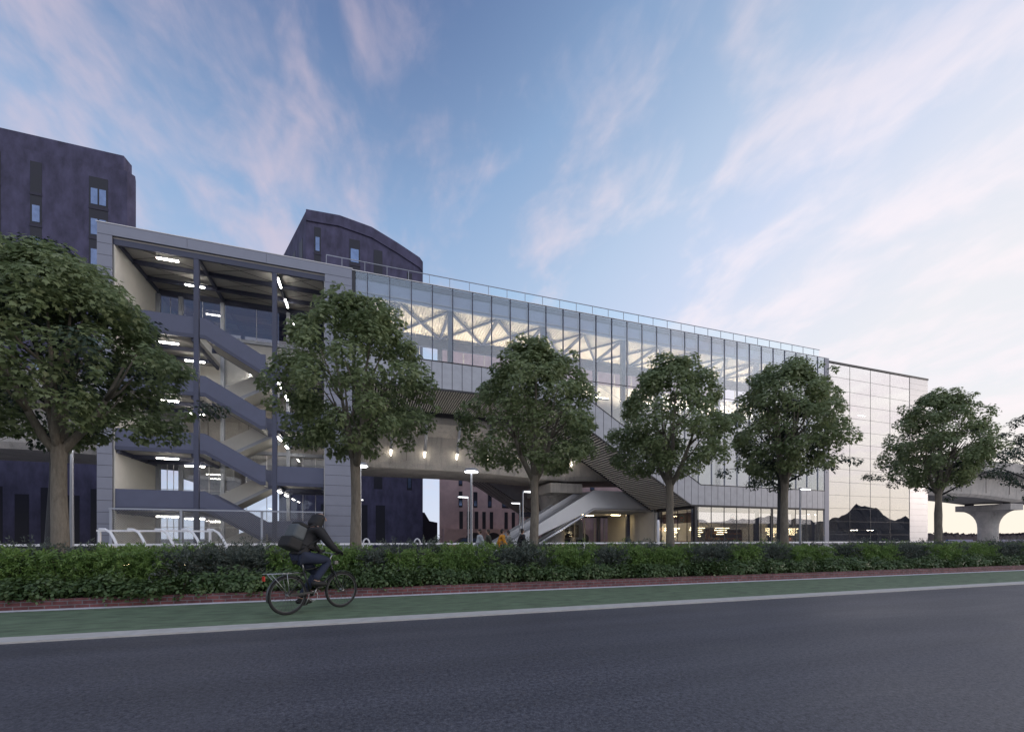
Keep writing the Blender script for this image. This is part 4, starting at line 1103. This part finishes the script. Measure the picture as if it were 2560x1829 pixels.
# ================================================================== hedge
NEEDLE = [(0, 0), (.17, .35), (0, 1), (-.17, .35)]
ROUND = [(0, 0), (.30, .30), (.30, .65), (0, 1), (-.30, .65), (-.30, .30)]
def tall_shrub(seed, size, droop, mat):
    r = random.Random(seed); lv = []; b = MB()
    for k in range(118):
        a = r.uniform(0, 6.28); q = .34 * sqrt(r.random()); z0 = r.uniform(.1, .75)
        p = Vector((q * cos(a) * .6, q * sin(a) * .6, z0))
        d = Vector((cos(a) * .9, sin(a) * .9, r.uniform(.5, 1.5))).normalized()
        L = r.uniform(.28, .60) * (1.08 - .28 * z0)
        pts = []
        for s in range(11):
            t = s / 10; pts.append(p + d * (L * t) + Vector((0, 0, -droop * t * t * L)))
        if k % 5 == 0: b.tube([pts[0], pts[5], pts[10]], [.006, .004, .002], 4, False)
        for s in range(2, 11):
            dd = (pts[s] - pts[s - 1]).normalized()
            for _ in range(3):
                sd = (rvec(r) - dd * .2).normalized(); dir_ = (dd * .75 + sd * .75).normalized()
                nn = dir_.cross(rvec(r)); 
                if nn.length < .05: continue
                lv.append((pts[s] + sd * .012, dir_, nn.normalized(), size * r.uniform(.7, 1.3) * (1.1 - .3 * s / 10)))
    return leaf_mesh('foliage', lv, NEEDLE, mat, .0), b
def low_shrub(seed):
    r = random.Random(seed); lv = []; b = MB()
    for k in range(26):
        a = r.uniform(0, 6.28); q = .30 * sqrt(r.random()); c = Vector((q * cos(a), q * sin(a) * .8, .14 + .30 * r.random() * (1 - q)))
        b.tube([(0, 0, -.02), c * .6, c], [.008, .006, .003], 4, False)
        for _ in range(44):
            v = rvec(r); p = c + v * r.uniform(.05, .16); nn = (v * .7 + Vector((0, -.3, .7)) + rvec(r) * .5).normalized()
            d = rvec(r); d = d - nn * d.dot(nn)
            if d.length < .1: continue
            lv.append((p, d.normalized(), nn, .060 * r.uniform(.7, 1.3)))
    return leaf_mesh('foliage', lv, ROUND, M['shrubl'], .15), b
def stem_mesh(q):
    me = bpy.data.meshes.new('stem'); me.from_pydata(q.v, [], q.f); me.materials.append(M['twig']); me.update(); return me
bright = [tall_shrub(1, .072, .55, M['shrubg']), tall_shrub(2, .080, .75, M['shrubg']), tall_shrub(3, .066, .4, M['shrubg'])]
grey = [tall_shrub(4, .060, .15, M['shrubd']), tall_shrub(5, .066, .3, M['shrubd'])]
lowv = [low_shrub(6), low_shrub(7), low_shrub(8)]
SH = {}
for nm, vs_ in (('bright', bright), ('grey', grey), ('low', lowv)): SH[nm] = [(f, stem_mesh(q)) for f, q in vs_]
rr = random.Random(21); cnt = {'bright': 0, 'grey': 0, 'low': 0}
TXT = {'bright': 'feathery bright green tall hedge shrub, {} from the left among the bright green ones',
       'grey': 'dark grey green tall hedge shrub, {} from the left among the grey green ones',
       'low': 'low round leaved shrub along the brick edging, {} from the left in its row'}
def shrub(kind, x, y, z, sc, zs):
    cnt[kind] += 1
    t = thing({'bright': 'feathery_shrub', 'grey': 'grey_shrub', 'low': 'low_shrub'}[kind], TXT[kind].format(ORD(cnt[kind])), 'shrub', (x, y, z), rr.uniform(0, 6.28),
              group={'bright': 'bright green hedge shrubs', 'grey': 'grey green hedge shrubs', 'low': 'low shrubs along the brick edging'}[kind])
    t.scale = (sc, sc, zs); f, s = rr.choice(SH[kind])
    for nm, me in (('foliage', f), ('stem', s)):
        o = bpy.data.objects.new(nm, me); C.objects.link(o); o.parent = t
x = -10.4
while x < 34:
    # patches of one kind; a low gap at x about 23.6 in front of the glazed tower
    k = 'grey' if sin(x * 1.9 + 1.1) + .9 * sin(x * .83 + 4) + rr.uniform(-.5, .5) > .45 else 'bright'
    gap = 15.9 < x < 16.9
    shrub(k, x, 11.25 + rr.uniform(-.12, .12), .08, rr.uniform(1.0, 1.15), (1.13 if not gap else .66) * rr.uniform(.95, 1.05))
    x += rr.uniform(.46, .56)
x = -10.2
while x < 34:
    shrub('low', x, 10.70 + rr.uniform(-.08, .08) - (.26 * max(0, min(1, (3 - x) / 5)) - .03), .06, rr.uniform(1.0, 1.3), rr.uniform(1.0, 1.35)); x += rr.uniform(.38, .5)
x = -10.0
while x < 34:
    k = 'grey' if sin(x * 1.7) > .35 else 'bright'
    shrub(k, x, 11.85 + rr.uniform(-.1, .1), .08, 1.1, rr.uniform(1.20, 1.28) * (.6 if 15.9 < x < 17.6 else 1)); x += rr.uniform(.60, .74)

# ================================================================== people
def skin_mesh(nodes, edges, root, sub=2):
    """grow one continuous tapered surface over a joint skeleton"""
    me = bpy.data.meshes.new('tmp'); keys = list(nodes); ix = {k: i for i, k in enumerate(keys)}
    me.from_pydata([nodes[k][:3] for k in keys], [(ix[a], ix[b]) for a, b in edges], [])
    o = bpy.data.objects.new('tmp', me); C.objects.link(o)
    o.modifiers.new('skin', 'SKIN')
    sd = me.skin_vertices[0].data if me.skin_vertices else None
    if sd is None:
        bpy.context.view_layer.objects.active = o
    for i, k in enumerate(keys):
        r = nodes[k][3]; r2 = nodes[k][4] if len(nodes[k]) > 4 else r
        sd[i].radius = (r, r2); sd[i].use_root = (k == root)
    su = o.modifiers.new('sub', 'SUBSURF'); su.levels = sub; su.render_levels = sub
    bpy.context.view_layer.update()
    m2 = bpy.data.meshes.new_from_object(o.evaluated_get(bpy.context.evaluated_depsgraph_get()))
    bpy.data.objects.remove(o); m2.polygons.foreach_set('use_smooth', [True] * len(m2.polygons)); return m2
def chain(*ks): return [(a, b) for a, b in zip(ks[:-1], ks[1:])]
def add_face(me_b, c, f, s):
    """ears, nose and eyes as small shapes on the head at c facing f"""
    f = Vector(f).normalized(); sd = f.cross(Vector((0, 0, 1))).normalized(); c = Vector(c)
    p = c + f * .098 * s; me_b.tube([p + Vector((0, 0, .03)) * s, p + f * .022 * s - Vector((0, 0, .02)) * s, p - Vector((0, 0, .03)) * s], [.008 * s, .015 * s, .008 * s], 6)
    for q in (-1, 1): me_b.tube([c + sd * q * .078 * s + Vector((0, 0, .03)) * s, c + sd * q * .092 * s - f * .012 * s, c + sd * q * .078 * s - Vector((0, 0, .03)) * s], [.008, .02, .008], 6)
def hand(b, wrist, d, side, s=1.0, curl=.5):
    """palm continues from the forearm: five separate fingers from its end and side"""
    d = Vector(d).normalized(); side = Vector(side).normalized(); n = d.cross(side)
    w = Vector(wrist); k = w + d * .085 * s
    b.tube([w, w + d * .04 * s, k], [.026 * s, .036 * s, .034 * s], 8)
    for i, (o, L) in enumerate(((-.030, .066), (-.010, .078), (.010, .072), (.029, .056))):
        p = k + side * o * s; b.tube([p, p + d * L * .5 * s - n * .012 * curl, p + d * L * (.95 - .5 * curl) * s - n * .055 * curl * s], [.0095 * s, .0085 * s, .006 * s], 6)
    p = w + d * .03 * s - side * .033 * s; b.tube([p, p - side * .03 * s + d * .03 * s, p - side * .03 * s + d * .065 * s - n * .015], [.011 * s, .0095 * s, .007 * s], 6)
def walker(x, y, rz, label, coat, trous, hair, step=.26, h=1.0, swing=.2):
    """standing-walking figure facing local +x"""
    t = thing('person', label, 'person', (x, y, 0), rz, group='people walking behind the hedge'); t.scale = (h, h, h)
    N = {'pel': (0, 0, .95, .135, .17), 'bel': (.01, 0, 1.10, .12, .155), 'che': (.0, 0, 1.30, .125, .175), 'col': (-.01, 0, 1.45, .07, .09), 'nek': (.01, 0, 1.52, .052), 'hd0': (.03, 0, 1.60, .082), 'hd1': (.03, 0, 1.69, .088), 'hd2': (.02, 0, 1.755, .055)}
    E_ = chain('pel', 'bel', 'che', 'col', 'nek', 'hd0', 'hd1', 'hd2'); arms = []
    for s, k in ((1, 'l'), (-1, 'r')):
        q = s * step; a = -s * swing
        N.update({k + 'hip': (0, .09 * s, .90, .095), k + 'kn': (q * .55 + .04, .09 * s, .50, .062), k + 'an': (q * 1.1 - .02, .09 * s, .10, .042), k + 'to': (q * 1.1 + .15, .10 * s, .035, .035),
                  k + 'sh': (0, .19 * s, 1.42, .062), k + 'el': (a * .5 - .02, .25 * s, 1.13, .045), k + 'wr': (a + .06, .25 * s, .88, .030)})
        E_ += chain('pel', k + 'hip', k + 'kn', k + 'an', k + 'to') + chain('col', k + 'sh', k + 'el', k + 'wr')
    body = link('body', skin_mesh(N, E_, 'pel'), M['skin'], t)
    b = MB(); add_face(b, (.03, 0, 1.66), (1, 0, 0), 1)
    for s in (1, -1): hand(b, (-s * swing + .06, .25 * s, .885), (.15, 0, -1), (1, 0, 0))
    n0 = len(body.data.vertices)
    bm = __import__('bmesh').new(); bm.from_mesh(body.data)
    vs = [bm.verts.new(v) for v in b.v]
    for f in b.f: bm.faces.new([vs[i] for i in f])
    bm.to_mesh(body.data); bm.free()
    def grow(ks, edges, e, root, nm, mat):
        link(nm, skin_mesh({k: (*N[k][:3], N[k][3] + e, (N[k][4] if len(N[k]) > 4 else N[k][3]) + e) for k in ks}, edges, root), mat, t)
    N['hem'] = (0, 0, .78, .16, .2)
    grow(['hem', 'pel', 'bel', 'che', 'col', 'lsh', 'lel', 'lwr', 'rsh', 'rel', 'rwr'], chain('hem', 'pel', 'bel', 'che', 'col') + chain('col', 'lsh', 'lel', 'lwr') + chain('col', 'rsh', 'rel', 'rwr'), .022, 'pel', 'coat', coat)
    grow(['pel', 'lhip', 'lkn', 'lan', 'rhip', 'rkn', 'ran'], chain('pel', 'lhip', 'lkn', 'lan') + chain('pel', 'rhip', 'rkn', 'ran'), .016, 'pel', 'trousers', trous)
    for k in ('l', 'r'):
        p, q = Vector(N[k + 'an'][:3]), Vector(N[k + 'to'][:3])
        MB().tube([(p.x - .05, p.y, .045), (p.x + .03, p.y, .05), (q.x, q.y, .035), (q.x + .04, q.y, .03)], [.042, .05, .046, .03], 8).build('shoe', M['rubber'], t, smooth=True)
    MB().lathe([(.02, .125), (.06, .115), (.093, .06), (.098, .0), (.08, -.06), (.06, -.10)], 12, (.005, 0, 1.67)).build('hair', hair, t, smooth=True)
    return t
walker(5.35, 21.0, pi, 'person in a pale grey coat, leftmost of the walkers behind the hedge', M['greyc'], M['jeans'], M['hair'], .2)
walker(5.92, 21.5, pi - .2, 'person in a dark olive coat, second walker from the left behind the hedge', M['olive'], M['blackc'], M['hair'], .24)
walker(6.38, 20.6, 0, 'person in a bright orange coat walking behind the hedge', M['orange'], M['jeans'], M['hair'], .26)
walker(6.98, 21.4, pi, 'person in a beige coat between the orange and black coated walkers', M['beige'], M['jeans'], M['hair'], .22, .97)
walker(7.52, 20.8, 0, 'person in a black coat, rightmost of the walkers by the escalator foot', M['blackc'], M['blackc'], M['hair'], .25, 1.02)
p = walker(33.4, 37.6, pi / 2, 'person in a pink shirt standing at the shop counter behind the glass', M['pink'], M['blackc'], M['hair'], .06, .98, .05); p['group'] = 'customers in the shop'
p = walker(47.3, 37.8, -pi / 2, 'person in a pink shirt inside the shop below the right round sign', M['pink'], M['jeans'], M['hair'], .05, .98, .08); p['group'] = 'customers in the shop'
for i, (x, cl) in enumerate(((20.4, 'orange'), (21.6, 'beige'), (23.1, 'orange'), (25.3, 'greyc'))):
    p = walker(x, 50.6, 1.2 + i, 'person in ' + {'orange': 'an orange', 'beige': 'a beige', 'greyc': 'a grey'}[cl] + ' top outside the cafe glazing, ' + ORD(i + 1) + ' from the left', M[cl], M['jeans'], M['hair'], .08, .98, .1); p['group'] = 'people outside the cafe'

# ------------------------------------------------------------------ bicycle and rider
BX, BY, BR = -1.28, 8.12, radians(37)
bike = thing('bicycle', 'black city bicycle with rear rack and mudguards on the green lane', 'bicycle', (BX, BY, .012), BR)
RW = .335; WB = 1.02
def wheel(x, nm='wheel'):
    w = MB().torus(RW - .020, .0205, 48, 8, (x, 0, RW)).build('tyre', M['rubber'], None, smooth=True)
    w.name = nm; w.parent = bike
    MB().torus(RW - .047, .010, 48, 6, (x, 0, RW)).build('rim', M['greymetal'], w, smooth=True)
    b = MB()
    for k in range(28):
        a = 2 * pi * k / 28 + .05; h = .028 * (1 if k % 2 else -1)
        b.tube([(x + .022 * cos(a + .5), h, RW + .022 * sin(a + .5)), (x + (RW - .05) * cos(a), 0, RW + (RW - .05) * sin(a))], .0018, 4, False)
    b.build('spokes', M['greymetal'], w)
    b = MB(); b.tube([(x, -.05, RW), (x, .05, RW)], .022, 10); b.build('hub', M['alu'], w)
wheel(0); wheel(WB)
b = MB(); BB = (.42, 0, .28); ST = (.28, 0, .74); HT = (.80, 0, .80); HB = (.835, 0, .66)
b.tube([BB, ST], .017, 8); b.tube([ST, HT], .016, 8); b.tube([BB, HB], .019, 8); b.tube([HB, HT], .022, 8)
for s in (-1, 1):
    b.tube([(.40, .03 * s, .28), (0, .058 * s, RW)], .010, 6); b.tube([(.285, .02 * s, .72), (0, .058 * s, RW)], .008, 6)
b.build('frame', M['bikep'], bike, smooth=True)
b = MB(); b.tube([(.835, 0, .66), (.845, 0, .70 - .02)], .02, 8)
for s in (-1, 1): b.tube([(.84, .05 * s, .69), (.90, .055 * s, .52), (1.0, .055 * s, RW + .02), (WB, .055 * s, RW)], .012, 7)
b.tube([(.84, -.052, .69), (.84, .052, .69)], .014, 7); b.build('fork', M['bikep'], bike, smooth=True)
b = MB(); b.tube([(.80, 0, .80), (.785, 0, .93), (.83, 0, 1.0)], .013, 8)
for s in (-1, 1): b.tube([(.83, 0, 1.0), (.85, .10 * s, 1.02), (.82, .24 * s, 1.03), (.72, .29 * s, 1.02)], .011, 7)
hb = b.build('handlebar', M['alu'], bike, smooth=True)
for s in (-1, 1): MB().tube([(.79, .262 * s, 1.028), (.69, .296 * s, 1.018)], .016, 8).build('grip', M['rubber'], hb, smooth=True)
b = MB(); b.tube([(.28, 0, .73), (.255, 0, .88)], .014, 8); b.build('seat_post', M['alu'], bike, smooth=True)
b = MB(); b.add([(.10, -.085, .915), (.10, .085, .915), (.22, .075, .92), (.36, .022, .915), (.40, 0, .905), (.36, -.022, .915), (.22, -.075, .92),
                 (.12, -.06, .86), (.12, .06, .86), (.22, .045, .87), (.37, .012, .88), (.37, -.012, .88), (.22, -.045, .87)],
                [(0, 1, 2, 6), (6, 2, 3, 5), (5, 3, 4), (0, 7, 8, 1), (1, 8, 9, 2), (2, 9, 10, 3), (3, 10, 4), (4, 11, 5), (5, 11, 12, 6), (6, 12, 7, 0), (7, 12, 9, 8), (12, 11, 10, 9), (10, 11, 4)])
b.build('saddle', M['rubber'], bike)
def guard(x, a0, a1):
    b = MB(); vs = []; n = 18
    for i in range(n + 1):
        a = radians(a0 + (a1 - a0) * i / n)
        for y, r in ((-.03, RW + .012), (0, RW + .024), (.03, RW + .012)): vs.append((x + r * cos(a), y, RW + r * sin(a)))
    b.add(vs, [(3 * i + j, 3 * i + j + 1, 3 * i + 4 + j, 3 * i + 3 + j) for i in range(n) for j in range(2)])
    return b.build('mudguard', M['greymetal'], bike, smooth=True)
guard(0, 40, 195); guard(WB, 25, 150)
b = MB()
for s in (-1, 1): b.tube([(.22, .06 * s, .70), (-.38, .07 * s, .71)], .006, 6); b.tube([(-.05, .075 * s, .70), (0, .062 * s, RW)], .005, 6); b.tube([(-.3, .075 * s, .70), (0, .062 * s, RW)], .005, 6)
for k in range(5): b.tube([(.15 - .12 * k, -.07, .71), (.15 - .12 * k, .07, .71)], .005, 6)
b.build('rack', M['alu'], bike, smooth=True)
MB().box(-.40, -.385, -.035, .035, .60, .68).build('tail_light', M['red'], bike)
MB().box(.86, .93, -.03, .03, .82, .88).build('head_light', M['greymetal'], bike)
b = MB(); b.torus(.085, .006, 28, 5, (.42, -.06, .28)); b.build('chain_ring', M['alu'], bike, smooth=True)
b = MB(); b.prism_y([(.44, .365), (0, .352), (0, .318), (.44, .33)], -.068, -.052); b.build('chain_guard', M['bikep'], bike)
ca_, sa_ = cos(radians(68)), sin(radians(68))
PR = (.42 + .17 * ca_, -.13, .28 + .17 * sa_); PL = (.42 - .17 * ca_, .13, .28 - .17 * sa_)
for s, P in ((-1, PR), (1, PL)):
    k = MB().tube([(.42, .065 * s, .28), (P[0], .085 * s, P[2])], .011, 7).build('crank', M['alu'], bike, smooth=True)
    MB().box(P[0] - .045, P[0] + .045, min(P[1] - .045, P[1] + .045), P[1] + .045, P[2] - .012, P[2] + .012).build('pedal', M['rubber'], k)
for x in (.26, -.02): MB().box(x - .02, x + .02, -.075, -.069, .40, .47) if False else None
rider = thing('person', 'person in a black hooded jacket and navy jeans riding a bicycle', 'person', (BX, BY, .012), BR)
N = {'pel': (.215, 0, 1.00, .135, .16), 'bel': (.27, 0, 1.14, .13, .155), 'che': (.37, 0, 1.34, .14, .18), 'col': (.47, 0, 1.475, .075, .11), 'nek': (.52, 0, 1.535, .056), 'hd0': (.575, 0, 1.60, .088), 'hd1': (.58, 0, 1.685, .095), 'hd2': (.565, 0, 1.745, .06)}
E_ = chain('pel', 'bel', 'che', 'col', 'nek', 'hd0', 'hd1', 'hd2')
for s, k, P, kn in ((-1, 'r', PR, (.69, -.115, .90)), (1, 'l', PL, (.585, .115, .66))):
    N.update({k + 'hip': (.23, .09 * s, .97, .10), k + 'kn': (*kn, .066), k + 'an': (P[0] - .075, P[1], P[2] + .115, .044), k + 'to': (P[0] + .10, P[1], P[2] + .05, .034),
              k + 'sh': (.455, .20 * s, 1.435, .068), k + 'el': (.60, .285 * s, 1.19, .048), k + 'wr': (.735, .288 * s, 1.065, .031)})
    E_ += chain('pel', k + 'hip', k + 'kn', k + 'an', k + 'to') + chain('col', k + 'sh', k + 'el', k + 'wr')
N2 = {k: (*v[:3], *[q * (.78 if k not in ('nek', 'hd0', 'hd1', 'hd2') else 1) for q in v[3:]]) for k, v in N.items()}
body = link('body', skin_mesh(N2, E_, 'pel'), M['skin'], rider)
b = MB(); add_face(b, (.585, 0, 1.65), (1, 0, -.1), 1.0)
gl = MB()
for s in (1, -1): hand(gl, (.715, .288 * s, 1.075), (.75, .03 * s, -.25), (0, -s, 0), 1.08, .9)
gl.build('gloves', M['bagb'], rider, smooth=True)
bm = __import__('bmesh').new(); bm.from_mesh(body.data); vs = [bm.verts.new(v) for v in b.v]
for f in b.f: bm.faces.new([vs[i] for i in f])
bm.to_mesh(body.data); bm.free()
NJ = dict(N)
def grow(ks, edges, e, root, nm, mat):
    return link(nm, skin_mesh({k: (*N[k][:3], N[k][3] + e, (N[k][4] if len(N[k]) > 4 else N[k][3]) + e) for k in ks}, edges, root), mat, rider)
N['hem'] = (.215, 0, 1.03, .10, .13)
grow(['hem', 'pel', 'bel', 'che', 'col', 'lsh', 'lel', 'lwr', 'rsh', 'rel', 'rwr'], chain('hem', 'pel', 'bel', 'che', 'col') + chain('col', 'lsh', 'lel', 'lwr') + chain('col', 'rsh', 'rel', 'rwr'), .024, 'pel', 'jacket', M['jacket'])
N['pel'] = (.235, 0, 1.0, .085, .105); grow(['pel', 'lhip', 'lkn', 'lan', 'rhip', 'rkn', 'ran'], chain('pel', 'lhip', 'lkn', 'lan') + chain('pel', 'rhip', 'rkn', 'ran'), .018, 'pel', 'jeans', M['jeans'])
for P in (PR, PL):
    MB().tube([(P[0] - .13, P[1], P[2] + .055), (P[0] - .08, P[1], P[2] + .072), (P[0] + .02, P[1], P[2] + .058), (P[0] + .12, P[1], P[2] + .046), (P[0] + .15, P[1], P[2] + .042)], [.035, .052, .050, .042, .025], 10).build('shoe', M['rubber'], rider, smooth=True)
# hood drawn over the head, face left open
H = skin_mesh({'a': (.44, 0, 1.47, .13, .15), 'b': (.505, 0, 1.565, .125, .13), 'c': (.556, 0, 1.665, .130), 'd': (.55, 0, 1.740, .10)}, chain('a', 'b', 'c', 'd'), 'a')
link('hood', H, M['jacket'], rider)
bag = thing('backpack', 'grey and black roll top backpack on the cyclist\'s back', 'backpack', (BX, BY, .012), BR)
Mx = Matrix.Translation((.20, 0, 1.30)) @ Matrix.Rotation(radians(24), 4, 'Y')
def bx(x0, x1, y, z0, z1, nm, mat, tap=.02):
    me = MB(); me.box(x0, x1, -y, y, z0, z1); me.v = [tuple(Mx @ Vector((v[0], v[1] * (1 - tap * 4 * (v[2] > (z0 + z1) / 2)), v[2]))) for v in me.v]
    o = me.build(nm, mat, bag); bv = o.modifiers.new('bevel', 'BEVEL'); bv.width = .045; bv.segments = 3; return o
bx(-.20, .02, .155, -.06, .20, 'main_compartment', M['bagg']); bx(-.235, .03, .165, -.25, -.04, 'bottom', M['bagb'], 0); bx(-.17, .02, .150, .17, .25, 'roll_top', M['bagb'])
for s in (-1, 1):
    b = MB(); b.tube([tuple(Mx @ Vector((.0, .10 * s, .2))), (.40, .13 * s, 1.53), (.52, .14 * s, 1.44), (.49, .15 * s, 1.28), tuple(Mx @ Vector((.03, .14 * s, -.2)))], .018, 6)
    b.build('strap', M['bagb'], bag, smooth=True)
